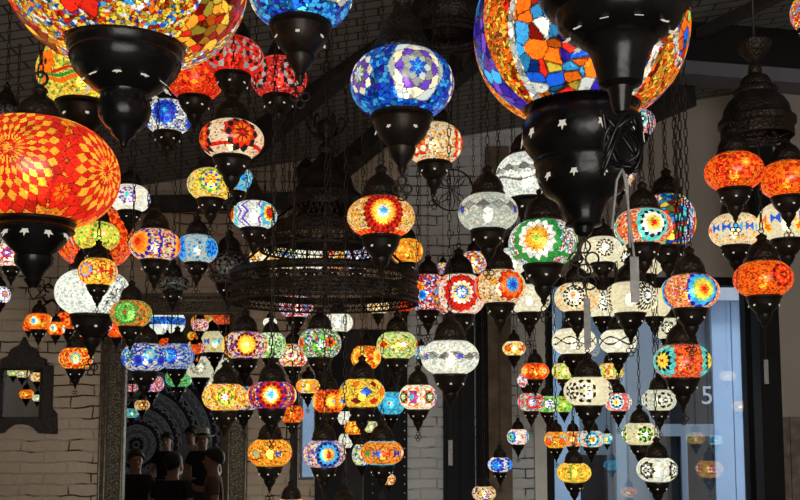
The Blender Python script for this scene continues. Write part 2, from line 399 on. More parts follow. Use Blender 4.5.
# ---- mirrors
def mirror_material():
    m, nt, out = mat('mirror_silver'); g = N(nt, 'ShaderNodeBsdfGlossy'); g.inputs['Roughness'].default_value = 0.0; g.inputs[0].default_value = (.74, .78, .80, 1)
    nt.links.new(g.outputs[0], out.inputs[0]); return m
M_MIRROR = mirror_material()
def frame_material():
    m, nt, out = mat('carved_brass_frame')
    tc = N(nt, 'ShaderNodeTexCoord'); v = N(nt, 'ShaderNodeTexVoronoi', feature='DISTANCE_TO_EDGE'); v.inputs['Scale'].default_value = 55
    nt.links.new(tc.outputs['Object'], v.inputs['Vector'])
    cr = N(nt, 'ShaderNodeValToRGB'); cr.color_ramp.elements[0].color = (.02, .016, .01, 1); cr.color_ramp.elements[1].color = (.20, .17, .11, 1); cr.color_ramp.elements[1].position = .25
    nt.links.new(v.outputs['Distance'], cr.inputs[0])
    b = N(nt, 'ShaderNodeBsdfPrincipled'); b.inputs['Metallic'].default_value = .5; b.inputs['Roughness'].default_value = .5
    nt.links.new(cr.outputs[0], b.inputs['Base Color'])
    bp = N(nt, 'ShaderNodeBump'); bp.inputs['Strength'].default_value = .8; bp.inputs['Distance'].default_value = .006
    nt.links.new(v.outputs['Distance'], bp.inputs['Height']); nt.links.new(bp.outputs[0], b.inputs['Normal']); nt.links.new(b.outputs[0], out.inputs[0]); return m
M_FRAME = frame_material(); M_RIDGE = simple('worn_brass_ridge', (.30, .25, .17), rough=.45, metal=.6, noise=.5, nscale=40, bump=.2)
mx0, mx1, mzt = wx(104), wx(248), wz(296)
gx0, gx1, gzt = wx(127), wx(230), wz(315)
MR = empty('wall_mirror', ((mx0 + mx1) / 2, YW, 0)); tag(MR, 'tall floor-standing mirror in a carved brass frame against the painted brick wall', 'mirror')
cx = (mx0 + mx1) / 2
q = MB(); q.box(((gx0 + gx1) / 2 - cx, -.025, gzt / 2), (gx1 - gx0 + .02, .01, gzt)); q.build('mirror_glass', M_MIRROR, MR)
q = MB()
q.box(((mx0 + gx0) / 2 - cx, -.03, mzt / 2), (gx0 - mx0, .05, mzt)); q.box(((mx1 + gx1) / 2 - cx, -.03, mzt / 2), (mx1 - gx1, .05, mzt))
q.box((0, -.03, (mzt + gzt) / 2), (gx1 - gx0, .05, mzt - gzt)); q.build('frame', M_FRAME, MR)
q = MB()
for x in (mx0, gx0 - .01, mx0 + .035, mx1, gx1 + .01): q.tube([(x - cx, -.062, 0.0), (x - cx, -.062, mzt if x in (mx0, mx1) else gzt)], .011, 6)
for z in (mzt, gzt + .01, mzt - .035): q.tube([(mx0 - cx, -.062, z), (mx1 - cx, -.062, z)], .011, 6)
q.build('ridge', M_RIDGE, MR, smooth=True)
# small arched mirror on the left
SM = empty('wall_mirror', (wx(24), YW, wz(432))); tag(SM, 'small ogee-topped carved dark wooden mirror hanging on the brick wall at far left', 'mirror')
half = [(0, 338), (4, 346), (12, 350), (15, 357), (22, 360), (22, 366), (29, 366), (29, 408), (34, 414), (35, 434), (18, 433), (13, 428), (8, 425), (0, 424)]
k_ = YW / F
outl = [(dx * k_, (432 - py) * k_) for dx, py in half] + [(-dx * k_, (432 - py) * k_) for dx, py in half[::-1][1:-1]]
inn = [(-18 * k_, (432 - 417) * k_), (-18 * k_, (432 - 371) * k_), (18 * k_, (432 - 371) * k_), (18 * k_, (432 - 417) * k_)]
import bmesh
def frame_with_hole(outer, inner, th):
    from mathutils.geometry import tessellate_polygon
    pts = outer + inner
    tris = tessellate_polygon([[Vector((x, z, 0)) for x, z in outer], [Vector((x, z, 0)) for x, z in inner]])
    n = len(pts); V = [(x, -th, z) for x, z in pts] + [(x, 0, z) for x, z in pts]
    Fs = [tuple(t) for t in tris] + [tuple(i + n for i in t[::-1]) for t in tris]
    for lo, hi in ((0, len(outer)), (len(outer), n)):
        m_ = hi - lo
        for i in range(m_): a, c = lo + i, lo + (i + 1) % m_; Fs.append((a, c, c + n, a + n))
    q = MB(); q.add(V, Fs); return q
M_CARVED = simple('carved_dark_wood', (.045, .032, .024), rough=.6, noise=.6, nscale=70, bump=1.0)
frame_with_hole(outl, inn, .05).build('frame', M_CARVED, SM)
q = MB(); q.box((0, -.02, (432 - 394) * k_), (38 * k_, .01, 48 * k_)); q.build('mirror_glass', M_MIRROR, SM)
q = MB()
for s in (-1, 1): q.tube([(s * 19.5 * k_, -.055, 13 * k_), (s * 19.5 * k_, -.055, 62 * k_)], .008, 6)
q.tube([(-20 * k_, -.055, 62 * k_), (20 * k_, -.055, 62 * k_)], .008, 6)
q.build('bead_moulding', M_CARVED, SM, smooth=True)

# ------------------------------------------------------------------ mosaic designs
PAL = dict(R=(.72, .02, .008), O=(1, .17, .008), A=(1, .40, .03), Y=(1, .72, .07), G=(.03, .30, .05), g=(.30, .68, .10), B=(.01, .10, .62), b=(.03, .015, .36),
           C=(.05, .42, .85), T=(.10, .62, .55), W=(.96, .98, .86), w=(.84, .76, .50), P=(.16, .06, .50), M=(.20, .008, .006), K=(.012, .012, .012),
           S=(.34, .34, .30), N=(.85, .16, .15), s=(.16, .15, .13), L=(.50, .56, .50), e=(.55, .28, .09))
def pal(s): return np.array([PAL[c] for c in s], dtype=np.float64)
def hsh(i, j, k):
    x = np.sin(i * 127.1 + j * 311.7 + k * 74.7) * 43758.5453
    return x - np.floor(x)
def vor(X, Y, Z, s, seed):
    u = X / s + 50; v = Y / s + 50; w = Z / s + 50
    iu = np.floor(u); iv = np.floor(v); iw = np.floor(w); F1 = np.full(u.shape, 9.0); F2 = F1.copy(); idh = np.zeros(u.shape); idk = np.zeros(u.shape)
    for di in (-1, 0, 1):
        for dj in (-1, 0, 1):
            for dk in (-1, 0, 1):
                ci = iu + di; cj = iv + dj; ck = iw + dk; m_ = ck * 17.3
                d = np.sqrt((u - ci - hsh(ci, cj, seed + m_)) ** 2 + (v - cj - hsh(ci, cj, seed + 5 + m_)) ** 2 + (w - ck - hsh(ci, cj, seed + 7 + m_)) ** 2)
                closer = d < F1
                F2 = np.where(closer, F1, np.minimum(F2, d)); idh = np.where(closer, hsh(ci, cj, seed + 9 + m_), idh); idk = np.where(closer, hsh(ci, cj, seed + 13 + m_), idk); F1 = np.where(closer, d, F1)
    return idh, idk, F2 - F1
def wrap(x): return (x + PI) % (2 * PI) - PI
def mosaic(a, b, rr, spec, seed, pxR):
    X3, Y3 = np.sin(a) * rr, -np.cos(a) * rr; TR = [None]
    """colour of every tile: a azimuth, b height on the globe / R, rr local radius / R"""
    s = spec.get('s', .07)
    def field(p, s, seed):
        s = max(s, 1.7 / pxR)
        h, k, e = vor(X3, Y3, b, s, seed); c = pal(p)[np.minimum((h * len(p)).astype(int), len(p) - 1)]
        pale_ = (c.min(axis=1) > .28); c = c * np.where(pale_, .62 + .5 * k, .16 + 1.22 * k)[:, None]; tr = .06 + .42 * k * k
        if s * pxR > 3.0: g = e < (.10 if s * pxR < 10 else .07); c = np.where(g[:, None], c * np.where(pale_, .42, .2)[:, None], c); tr = np.where(g, .02, tr)
        if TR[0] is None: TR[0] = tr
        return c
    C = field(spec['bg'], s, seed)
    for (p0, p1, p, ps) in spec.get('patch', ()):
        m = (wrap(a - (p0 + p1) / 2) > -(p1 - p0) / 2) & (wrap(a - (p0 + p1) / 2) < (p1 - p0) / 2)
        C = np.where(m[:, None], field(p, ps, seed + 3), C)
    for (ph, b0, rad, p, ps, ring) in spec.get('disc', ()):
        rho = np.hypot(wrap(a - ph) * rr, b - b0) / rad
        C = np.where((rho < 1)[:, None], field(p, ps, seed + 4), C)
        for q, (lo, hi, pp_) in enumerate(ring): C = np.where(((rho >= lo) & (rho < hi))[:, None], field(pp_, .06, seed + 5 + q), C)
    if 'rows' in spec:            # coloured rows along the rims
        p, y0, y1 = spec['rows']
        n = 22; k = np.floor(a / (2 * PI) * n * 2).astype(int) % len(p)
        m = (np.abs(b) > y0) & (np.abs(b) < y1); C = np.where(m[:, None], pal(p)[k], C)
    if 'bfly' in spec:            # little butterfly crosses in a band
        p, n, w = spec['bfly']
        t = a / (2 * PI) * n; k = np.floor(t).astype(int); x = (t - k - .5) * 2 * PI / n; y = b
        m = (np.abs(x) < w) & (np.abs(y) < np.abs(x) * 1.0 + w * .12); C = np.where(m[:, None], pal(p)[k % len(p)], C)
    if 'diam' in spec:            # rows of lozenges
        for (p, n, wa, hb, y0, ph) in spec['diam']:
            t = (a + ph) / (2 * PI) * n; k = np.floor(t).astype(int); x = (t - k - .5) * 2 * PI / n
            d = np.abs(x) / wa + np.abs(b - y0) / hb; c = pal(p)[k % len(p)]
            C = np.where(((d < 1) & (d > .86))[:, None], c * .15, np.where((d < .86)[:, None], c * (.75 + .5 * (np.floor(d * 4) % 2))[:, None], C))
    if 'wave' in spec:            # tiled wave lines
        for (col, n, A, th, y0, ph) in spec['wave']:
            d = np.abs(b - y0 - A * np.sin(n * a + ph)); tick = (np.floor(a * n * 5) % 2) * .35 + .65
            C = np.where((d < th)[:, None], pal(col)[0] * tick[:, None], C)
    if 'zig' in spec:             # upright zigzags
        for (col, n, A, th, ph) in spec['zig']:
            tri = np.abs(((b / .30) % 2) - 1) * 2 - 1
            x = wrap((a + ph) * n) / n - A * tri; C = np.where((np.abs(x) < th)[:, None], pal(col)[0], C)
    for md in spec.get('med', ()):
        n, rad, rings, P, ph = md[:5]; rad = rad * 1.2; b0 = md[5] if len(md) > 5 else 0.0; amp = md[6] if len(md) > 6 else .55
        for k in range(n):
            x = wrap(a - ph - 2 * PI * k / n) * rr; y = (b - b0); rho = np.hypot(x, y) / rad; th = np.arctan2(y, x)
            nr = len(rings); q = rho * nr * 1.0; f = th * P / (2 * PI); near = rho < 1.3
            cellpx = rad / nr * pxR
            for kk_ in range(nr, 0, -1):
                fk = (f + .5 * (kk_ % 2)) % 1; tri = 1 - 4 * np.abs(fk - .5)      # +1 at the petal tip, -1 between petals
                am = .62 if kk_ > 1 or nr == 1 else .5
                bd = kk_ - .12 + am * tri * (1 if kk_ < nr or nr < 3 else .75)
                ins = near & (q < bd); jit = .72 + .5 * hsh(np.floor(th * P / (2 * PI) + .5 * (kk_ % 2)) % P, float(kk_), seed)
                c = pal(rings[kk_ - 1])[0] * jit[:, None]
                if cellpx > 2.2:
                    g = np.abs(q - bd) < min(.16, .55 / cellpx + .04); c = np.where(g[:, None], c * .25, c)
                C = np.where(ins[:, None], c, C)
    return np.clip(C, 0, 3), TR[0]

def globe_mesh(name, R, H, r0, r1, spec, seed, pxR, parent, gain, lit=True, lean=0.0):
    """flattened blown-glass globe covered in tiles; H = visible half height, r0/r1 = neck radii (of R)"""
    nphi = int(min(420, max(64, pxR * 4.4))); nz = int(min(170, max(22, pxR * 2.4)))
    Hf = H / math.sqrt(1 - .5 * (r0 ** 2 + r1 ** 2))
    t0 = -math.acos(min(1, r0)); t1 = math.acos(min(1, r1))
    tt = np.linspace(t0, t1, nz + 1); pp = np.linspace(0, 2 * PI, nphi, endpoint=False)
    T, Pp = np.meshgrid(tt, pp, indexing='ij'); ct = np.cos(T) ** .78; r = R * ct; z = Hf * np.sin(T)
    V = np.stack([r * np.sin(Pp), -r * np.cos(Pp), z], -1).reshape(-1, 3)
    i = np.arange(nz)[:, None]; j = np.arange(nphi)[None, :]; j2 = (j + 1) % nphi
    Fq = np.stack([i * nphi + j, i * nphi + j2, (i + 1) * nphi + j2, (i + 1) * nphi + j], -1).reshape(-1, 4)
    tc = (tt[:-1] + tt[1:]) / 2; pc_ = (pp + PI / nphi)
    A, B = np.meshgrid(pc_, tc); A = A.ravel(); B = B.ravel()
    bb = Hf / R * np.sin(B) * 1.0
    C, tr = mosaic(A, bb, np.cos(B) ** .78, spec, seed, pxR); C = C * gain
    o = mesh_np(name, V, Fq, M_GLASS if lit else M_GLASS_OFF, parent)
    at_ = o.data.attributes.new('Col', 'FLOAT_COLOR', 'FACE')
    at_.data.foreach_set('color', np.concatenate([C, tr[:, None]], 1).astype(np.float32).ravel())
    return o, Hf

CUP = [(.545, 0), (.60, -.03), (.605, -.09), (.56, -.12), (.57, -.15), (.55, -.18), (.52, -.30), (.44, -.44), (.34, -.56), (.25, -.64), (.27, -.67), (.26, -.73), (.20, -.86), (.12, -.96), (.08, -1.02), (.10, -1.06), (.05, -1.15), (.012, -1.24)]
CAP = [(.52, 0), (.58, .03), (.57, .10), (.53, .14), (.52, .30), (.46, .46), (.37, .60), (.24, .70), (.17, .76), (.15, .84), (.19, .89), (.17, .95), (.07, 1.02), (.02, 1.06)]
CAPS = {'dome': CAP,
        'cone': [(.50, 0), (.54, .04), (.50, .12), (.44, .20), (.38, .40), (.27, .62), (.17, .80), (.11, .92), (.13, .98), (.05, 1.08), (.02, 1.12)],
        'tall': [(.52, 0), (.60, .04), (.59, .14), (.52, .22), (.46, .36), (.40, .44), (.39, .56), (.30, .70), (.20, .82), (.16, .98), (.20, 1.04), (.12, 1.14), (.05, 1.25), (.02, 1.3)]}
CUPS = {'bowl': CUP,
        'bell': [(.545, 0), (.60, -.04), (.59, -.12), (.56, -.16), (.55, -.28), (.46, -.42), (.32, -.50), (.26, -.56), (.30, -.64), (.28, -.74), (.16, -.86), (.10, -.92), (.09, -1.1), (.02, -1.2)]}
def lathe_np(name, prof, n, R, z0, m, parent):
    b = MB(); b.lathe([(r * R, z0 + z * R) for r, z in prof], n)
    o = b.build(name, m, parent); sharp_smooth(o, 40); return o
def star_poly(r, sy=1.0, n=6, inner=.5):
    return [(math.sin(PI * k / n) * (r if k % 2 == 0 else r * inner), math.cos(PI * k / n) * (r if k % 2 == 0 else r * inner) * sy) for k in range(2 * n)]
_link = {}
def chain_arrays(z0, z1, lw, ll, wire):
    M_, m_ = 10, 4; step = ll - 2.6 * wire; n = max(1, int((z1 - z0) / step)); V = []; Fq = []
    key = (round(lw, 4), round(ll, 4), round(wire, 4))
    if key not in _link:
        vs = []
        for i in range(M_):
            t = 2 * PI * i / M_; c, s = math.cos(t), math.sin(t)
            px = c * (lw / 2 - wire); pz = s * (lw / 2 - wire) + math.copysign((ll - lw) / 2, s) if abs(s) > .01 else 0
            for j in range(m_):
                u = 2 * PI * j / m_ + PI / 4; vs.append((px + math.cos(u) * c * wire, math.sin(u) * wire, pz + math.cos(u) * s * wire))
        fs = [(i * m_ + j, i * m_ + (j + 1) % m_, ((i + 1) % M_) * m_ + (j + 1) % m_, ((i + 1) % M_) * m_ + j) for i in range(M_) for j in range(m_)]
        _link[key] = (np.array(vs), np.array(fs))
    v, f = _link[key]; v2 = v[:, [1, 0, 2]] * np.array([1, -1, 1])
    for k in range(n):
        zz = z0 + ll / 2 - wire + k * step; V.append((v if k % 2 == 0 else v2) + np.array([0, 0, zz])); Fq.append(f + k * len(v))
    return np.concatenate(V), np.concatenate(Fq)
def add_chain(parent, z0, z1, lw=.016, ll=.034, wire=.0024, name='chain', xy=(0, 0), m=None):
    V, Fq = chain_arrays(z0, z1, lw, ll, wire); V = V + np.array([xy[0], xy[1], 0])
    return mesh_np(name, V, Fq, m or M_CHAIN, parent)
def add_cord(parent, z0, z1, r=.003, name='cord', m=None):
    b = MB(); b.tube([(0, 0, z0), (0, 0, z1)], r, 6); return b.build(name, m or M_CHAIN, parent, smooth=True)

# depth from the apparent width of the globe: small lamps ~12 cm across, large ones ~40 cm
_WX = [0, 15, 22, 32, 42, 60, 80, 104, 160, 240, 400]; _WD = [.10, .095, .125, .15, .18, .205, .235, .265, .34, .43, .46]
def auto_t(w):
    D = float(np.interp(w, _WX, _WD)); return min(5.6, F * D / w)

LAMPS = []
def L(px, py, w, h, spec, label, group=None, t=None, tg=0, hang='chain', top=None, cap='dome', cup='bowl', gain=1.0, lit=True, pin=False, **kw):
    if w < 150: h = h * .92; py = py + max(-1, (400 - py) * .008)     # the swell of the near side adds to the height seen from below
    LAMPS.append(dict(px=px, py=py, w=w, h=h, spec=spec, label=label, group=group, t=t or auto_t(w), tg=tg, hang=hang, top=top, cap=cap, cup=cup, gain=gain, lit=lit, pin=pin or t is not None, kw=kw, order=len(LAMPS)))
# ---- designs
def D(bg, s=.07, **k): d = dict(bg=bg, s=s); d.update(k); return d
def dahlia(bg, rings, n=4, rad=.46, P=14, ph=0., s=.06, **k): return D(bg, s, med=[(n, rad, rings, P, ph)], **k)
REDS = D('RRROM', .05, med=[(4, .42, 'ORORMR', 12, .5)])
G_ALL = 'mosaic lamps hanging from the ceiling'
G_RING = 'lamps under the ringed chandelier'
G_IV = 'ivory and white lamps by the window'
G_SM = 'small lamps in strings by the window'
G_RED = 'red lamps below the dark beam'
G_TW = 'orange lamps on the right tiered hanger'
G_WALL = 'tiny orange lamps of the wall cluster'
G_REF = 'lamps seen only in the tall mirror'
G_INR = 'lamps seen behind the chandelier lattice'
# --- the big ones
L(128, -20, 236, 146, D('YRYWOCAYRBYO', .034, med=[(1, .24, 'KRMRR', 9, -.16, -.30)], patch=[(1.0, 1.7, 'YRARMOYA', .10), (-1.75, -1.12, 'MRAOMA', .12)], disc=[(.15, -.02, .0, 'R', .1, ())]),
  'huge multicoloured beaded globe lamp cropped at the top left above a wide black cup', G_ALL, t=1.62, hang='cord',
  cupx=[(58, 47), (60, 50), (60, 60), (56, 64), (57, 68), (56, 75), (53, 80), (54, 84), (50, 94), (42, 104), (32, 112), (24, 117), (23, 120), (24, 124), (26, 132), (24, 142), (18, 150), (13, 154), (12, 158), (5, 164), (3, 170)], stary=107)
L(37, 174, 160, 96, D('OAAO', .028, med=[(1, .56, 'ARARARARARR', 24, .06, .06), (1, .5, 'RARARARR', 18, 1.30, -.03), (1, .15, 'RORR', 8, .72, -.38), (1, .15, 'RORR', 8, -.62, -.38)]),
  'large flattened orange globe lamp with red dahlia pattern at the left edge', G_ALL, t=2.0, cap='dome', cupx=[(37, 42), (39, 44), (39, 50), (36, 53), (37, 56), (34, 60), (30, 68), (23, 76), (17, 81), (19, 84), (18, 91), (12, 98), (8, 104), (9, 107), (4, 114)], stary=62)
L(301, -9, 104, 64, D('CCBBCb', .10, med=[(5, .34, 'wLSLwS', 8, -.25), (5, .2, 'bPbw', 6, .40)]),
  'blue globe lamp with white medallions cropped by the top edge, left of the heavy chain', G_ALL)
L(402, 82, 104, 66, D('CBBBCBb', .10, med=[(1, .46, 'CBLSPwL', 6, .30), (1, .30, 'LLsPw', 8, -.95), (1, .3, 'LLsPw', 8, 1.5)]),
  'large blue globe lamp with pale rosettes and cobalt star, left of centre near the top', G_ALL, cap='tall')
L(580, 32, 212, 158, D('OOAYO', .04, patch=[(-1.62, -1.22, 'PbBbPC', .12), (1.42, 1.7, 'PbOC', .12)],
   disc=[(-.14, -.24, .66, 'OBCYRbOCYWRBOMC', .135, ((1.0, 1.10, 'wSLW'), (1.10, 1.22, 'YAOR'))), (1.12, -.10, .30, 'OCRYgbBO', .13, ((1.0, 1.25, 'wSRL'),))]),
  'giant globe lamp of multicoloured glass shards above an ornate black cup', G_ALL, t=1.92, hang='cord',
  cupx=[(60, 62), (61, 64), (61, 74), (55, 78), (50, 80), (54, 86), (58, 94), (59, 104), (57, 116), (50, 126), (47, 130), (48, 133), (46, 136), (46, 144), (43, 154), (37, 164), (27, 170), (23, 174), (19, 184), (17, 192), (18, 196), (10, 198), (8, 204), (3, 207)], stary=108, stary2=150, longtag=(268, 316))
L(616, -112, 260, 176, D('YRBOCW', .08), 'closest lamp, only its huge black cup with a knotted drop showing at the top edge', G_ALL, t=1.3, hang='cord',
  cupx=[(80, 92), (81, 96), (80, 108), (74, 118), (70, 124), (63, 128), (61, 132), (60, 140), (54, 148), (44, 154), (36, 157), (37, 160), (33, 163), (28, 172), (24, 186), (21, 202), (13, 206), (11, 212), (9, 224), (7, 230), (3, 232)], stary=152, knot=1)
# --- upper left
L(84, 72, 90, 62, D('YYAYg', .045, med=[(3, .22, 'KOOO', 8, -.55, -.02)], wave=[('G', 7, .04, .03, -.30, 0), ('O', 7, .05, .04, -.38, 0), ('R', 7, .04, .03, -.22, 1)]),
  'yellow beaded globe lamp with an orange daisy, half behind the huge left cup', G_ALL, tg=58)
L(195, 76, 56, 42, D('RRRO', .05, med=[(4, .4, 'OORRO', 8, .2)]), 'glowing plain red lamp, leftmost of the three red ones', G_RED)
L(233, 55, 61, 37, D('RRR', .08, med=[(4, .44, 'KRRSRKRS', 8, -.55), (4, .18, 'RRS', 6, .2)]), 'red lamp with silver-ringed bead medallions, middle one of the three red ones', G_RED)
L(279, 76, 56, 40, D('RRRN', .06, med=[(4, .44, 'RSRKRSK', 8, .75)]), 'red lamp with silver honeycomb medallion, rightmost of the three red ones', G_RED, cap='cone')
L(168, 115, 47, 33, D('SWSWb', .05, med=[(4, .44, 'CBBbB', 12, .1)]), 'silver-beaded lamp with one bright blue dahlia, below the huge left cup', G_ALL)
L(232, 138, 64, 37, D('wwOw', .045, med=[(4, .26, 'ORRR', 6, .25, .12), (4, .42, 'RMORK', 10, -1.05)], wave=[('R', 2, .01, .045, -.33, 0)]), 'pale beaded lamp with red flower and red lower band, under the middle red lamp', G_ALL)
L(211, 183, 47, 31, D('YAYYw', .07, med=[(4, .40, 'RYOYBYG', 8, .2)]), 'yellow flowered lamp below the pale lamp with red lower band', G_ALL)
L(236, 178, 34, 26, D('CTCL', .07, med=[(4, .4, 'CBTL', 8, .6)]), 'turquoise lamp mostly hidden behind the cup of the red and beige lamp', G_ALL, t=5.0)
L(254, 214, 46, 28, D('WWL', .08, med=[(3, .42, 'RRMOYCT', 10, .95), (3, .42, 'RRMOYCT', 10, -1.15)], zig=[('P', 2, .16, .07, .25), ('P', 6, .14, .05, .55)]), 'white lamp with violet zigzags and a red-hearted flower at its right side', G_ALL, cap='cone')
L(155, 244, 50, 32, D('wwAOb', .05, med=[(3, .47, 'RROOAAb', 12, -.45)], zig=[('b', 3, .05, .05, -.5)]), 'orange and white lamp with red star flower ringed in cobalt', G_ALL)
L(197, 248, 41, 29, D('LCLL', .06, med=[(2, .5, 'CCCBC', 8, -.95), (2, .4, 'BCBC', 8, 1.1)]), 'sky-blue lamp just right of the orange and white star flower lamp', G_ALL)
L(130, 197, 40, 27, D('WwW', .09, med=[(4, .4, 'TTwPwPw', 8, .15)]), 'small white lamp with violet circles right of the large orange dahlia globe', G_ALL)
L(97, 235, 44, 29, D('YgYeA', .05, med=[(4, .42, 'WYYgYG', 12, .6), (4, .32, 'GYgY', 8, -.4)]), 'yellow-green lamp in front of the big flame-orange globe', G_ALL, t=3.5)
L(95, 236, 76, 60, D('OORN', .035, med=[(4, .5, 'RORORO', 14, .7)]), 'flame-orange beaded globe hiding behind the yellow-green lamp', G_ALL, t=4.4)
L(98, 271, 38, 28, D('YAYR', .06, med=[(3, .46, 'YAACRY', 12, -.35)], diam=[('R', 12, .14, .3, 0, .3)]), 'amber lamp with a blue-ringed eye, in front of the white globe', G_ALL, t=3.15)
L(93, 292, 73, 46, D('WWWL', .045, patch=[(.7, 1.5, 'WSWLs', .05)], gain=1), 'large white crackled globe lamp on the left', G_ALL, t=3.9)
L(131, 313, 41, 27, D('OAGe', .045, med=[(3, .46, 'RGgGgG', 20, 0.0)]), 'lamp with a green dahlia on orange beads, in front of the mirror frame', G_ALL, t=3.45)
L(145, 357, 46, 29, D('LwBSb', .07, med=[(6, .25, 'LLTB', 6, .5, .1), (6, .2, 'bbB', 6, 0, -.15)]), 'blue and grey mosaic lamp in front of the tall mirror, left one of two', G_ALL)
L(177, 356, 34, 27, D('BSBL', .05, med=[(3, .5, 'CBCBbS', 16, -.2)]), 'deep blue swirl lamp to the right of the blue and grey one, by the mirror', G_ALL, t=4.9)
L(76, 358, 33, 22, D('YARO', .06, med=[(4, .44, 'RYTSAR', 10, .3)]), 'small amber lamp with a turquoise eye hanging low before the left brick wall', G_ALL)
L(12, 254, 32, 25, D('WNRw', .06, med=[(3, .42, 'WPRW', 8, .1)]), 'pink and white lamp with a violet star at the left edge', G_ALL, tg=0)
L(0, 294, 20, 17, D('WWP', .09, med=[(4, .4, 'OAPW', 8, .9)]), 'tiny white and violet lamp cut by the left edge', G_ALL)
L(229, 267, 44, 34, D('sKs', .08, med=[(5, .35, 'sSKS', 8, 0)]), 'unlit dark pierced globe hanging left of the ringed chandelier', G_ALL, lit=False, t=4.7)
L(173, 283, 34, 16, D('Kss', .05), 'unlit black pierced lamp below the sky-blue lamp', G_ALL, lit=False)
# --- around the centre
L(381, 216, 68, 40, D('wAAeY', .045, med=[(3, .50, 'CCWYYARMRM', 22, .1)], rows=('RO', .46, .62)), 'lamp with a turquoise eye in yellow and dark red rings, beside the chandelier dome', G_ALL, tg=0)
L(407, 250, 32, 25, D('AOAY', .06, med=[(4, .3, 'YYAO', 8, -.4)]), 'plain amber lamp just below the turquoise-eyed lamp', G_ALL)
L(434, 142, 57, 40, D('wAwe', .04, med=[(3, .47, 'BBCWOR', 8, -.75), (3, .4, 'RROw', 8, 1.45)]), 'cream lamp with a blue star flower, under the large blue globe', G_ALL)
L(528, 175, 64, 46, D('WWL', .055, diam=[('s', 12, .2, .13, .12, 0), ('S', 12, .16, .1, .05, .25)], wave=[('s', 4, .08, .035, -.2, 0)]), 'white lamp with black diamonds and wavy line, half behind the giant black cup', G_ALL, t=3.3)
L(488, 211, 60, 37, D('LWLw', .05, diam=[('Ss', 12, .22, .17, .10, 0)], wave=[('S', 6, .1, .03, .1, 0)], med=[(3, .1, 'OA', 6, -1.05, 0), (3, .1, 'Bb', 6, 1.0, 0)]), 'frosted white lamp with grey leaf band, left of the green and orange one', G_ALL, gain=.8)
L(543, 242, 69, 46, D('WRGCWS', .035, med=[(3, .62, 'gYAAWWGG', 14, -.35)], wave=[('G', 3, .02, .05, -.45, 0)]), 'lamp with green, white and orange dahlia under the giant black cup', G_ALL)
L(643, 226, 57, 36, D('ONOw', .04, med=[(3, .50, 'RRYYWWKTT', 12, .12)]), 'coral beaded lamp with a red star in yellow, white and black rings', G_ALL)
L(667, 220, 56, 54, D('BRCbWY', .05, patch=[(-.6, .45, 'CYgTROB', .22)], med=[(2, .3, 'gYOR', 8, 1.2, -.2)]), 'tall multicoloured globe peeping out behind the coral star lamp', G_ALL, t=3.75)
L(640, 121, 30, 26, D('NCNw', .07, med=[(3, .4, 'WKTW', 8, -.1)]), 'small pink and turquoise lamp peeking between the giant cup and the beam', G_ALL, t=4.6)
L(618, 171, 34, 28, D('OwAe', .06, med=[(3, .4, 'ARPW', 8, .5)]), 'small amber lamp mostly hidden by the knotted drop', G_ALL, t=4.3)
# --- right tiered hanger
L(734, 170, 57, 37, D('OORO', .04, med=[(3, .36, 'YAOROR', 8, .05, .1)], patch=[(.6, 1.1, 'RRO', .05), (-1.0, -.5, 'RRO', .05)]), 'orange-red lamp under the hanger dome, upper left one of the right-hand group', G_TW)
L(787, 178, 54, 36, D('OORO', .04, med=[(3, .40, 'AOORO', 8, -.1, .05)], patch=[(.7, 1.2, 'RRO', .05)]), 'orange-red lamp cut by a chain, nearest the right edge under the hanger dome', G_TW)
L(735, 229, 50, 33, D('wwwA', .05, bfly=('BCOYRB', 14, .17)), 'cream lamp with a band of blue and orange butterflies, under the upper left orange-red lamp', G_TW)
L(786, 220, 54, 38, D('wwww', .05, bfly=('PTYOBA', 12, .19), med=[(5, .16, 'OOY', 5, .1, -.3)]), 'cream lamp with coloured butterfly band touching the right edge', G_TW)
L(763, 278, 57, 36, D('OOOR', .04, med=[(3, .34, 'OMRORM', 8, .35, .04)]), 'lowest orange-red lamp of the right-hand group, in front of the column', G_TW, tg=48)
L(806, 10, 30, 34, D('ORYC', .08), 'corner of a red and turquoise lamp at the top right edge', G_ALL)
# --- right, by the window
L(690, 291, 57, 35, D('ONAw', .04, med=[(3, .50, 'RRAYYgCCb', 12, .18)]), 'lamp with a rainbow-ringed red star, above the red lamp with yellow side flowers', G_ALL, t=3.0)
L(682, 361, 56, 35, D('OONR', .035, med=[(2, .46, 'RYYKTT', 10, -1.05), (2, .46, 'RYYKTT', 10, 1.0)]), 'red beaded lamp with yellow sunflowers on both sides, before the window', G_ALL, t=3.25)
L(602, 249, 40, 27, D('wwWw', .05, med=[(3, .42, 'WWWKwKw', 14, -.05)]), 'cream lamp with a white daisy, left below the coral star lamp', G_IV)
L(641, 258, 50, 34, D('wwww', .05, med=[(3, .3, 'WWKw', 10, -.9)]), 'cream lamp whose cup hangs low behind the coral star lamp', G_IV, t=4.6)
L(577, 297, 45, 30, D('wwwA', .045, med=[(3, .46, 'NAWWKwKw', 14, -.35)]), 'ivory lamp with a white daisy under the green dahlia lamp', G_IV, tg=0)
L(529, 298, 42, 29, D('Wwww', .05, med=[(3, .4, 'WKwKw', 14, -1.1)]), 'ivory lamp partly hidden behind the blue star lamp', G_IV, t=4.3)
L(630, 297, 52, 32, D('wwww', .045, med=[(3, .50, 'WWKWKwKw', 18, .5)]), 'ivory lamp with black-petalled daisy and a card tag in front', G_IV, t=3.7)
L(602, 303, 34, 28, D('wWww', .05, med=[(3, .46, 'WWKWKw', 14, -.1)]), 'small ivory lamp squeezed between two larger ivory ones', G_IV, t=4.9)
L(654, 302, 34, 30, D('wwww', .05), 'plain ivory lamp behind the one with the card tag', G_IV, t=5.1)
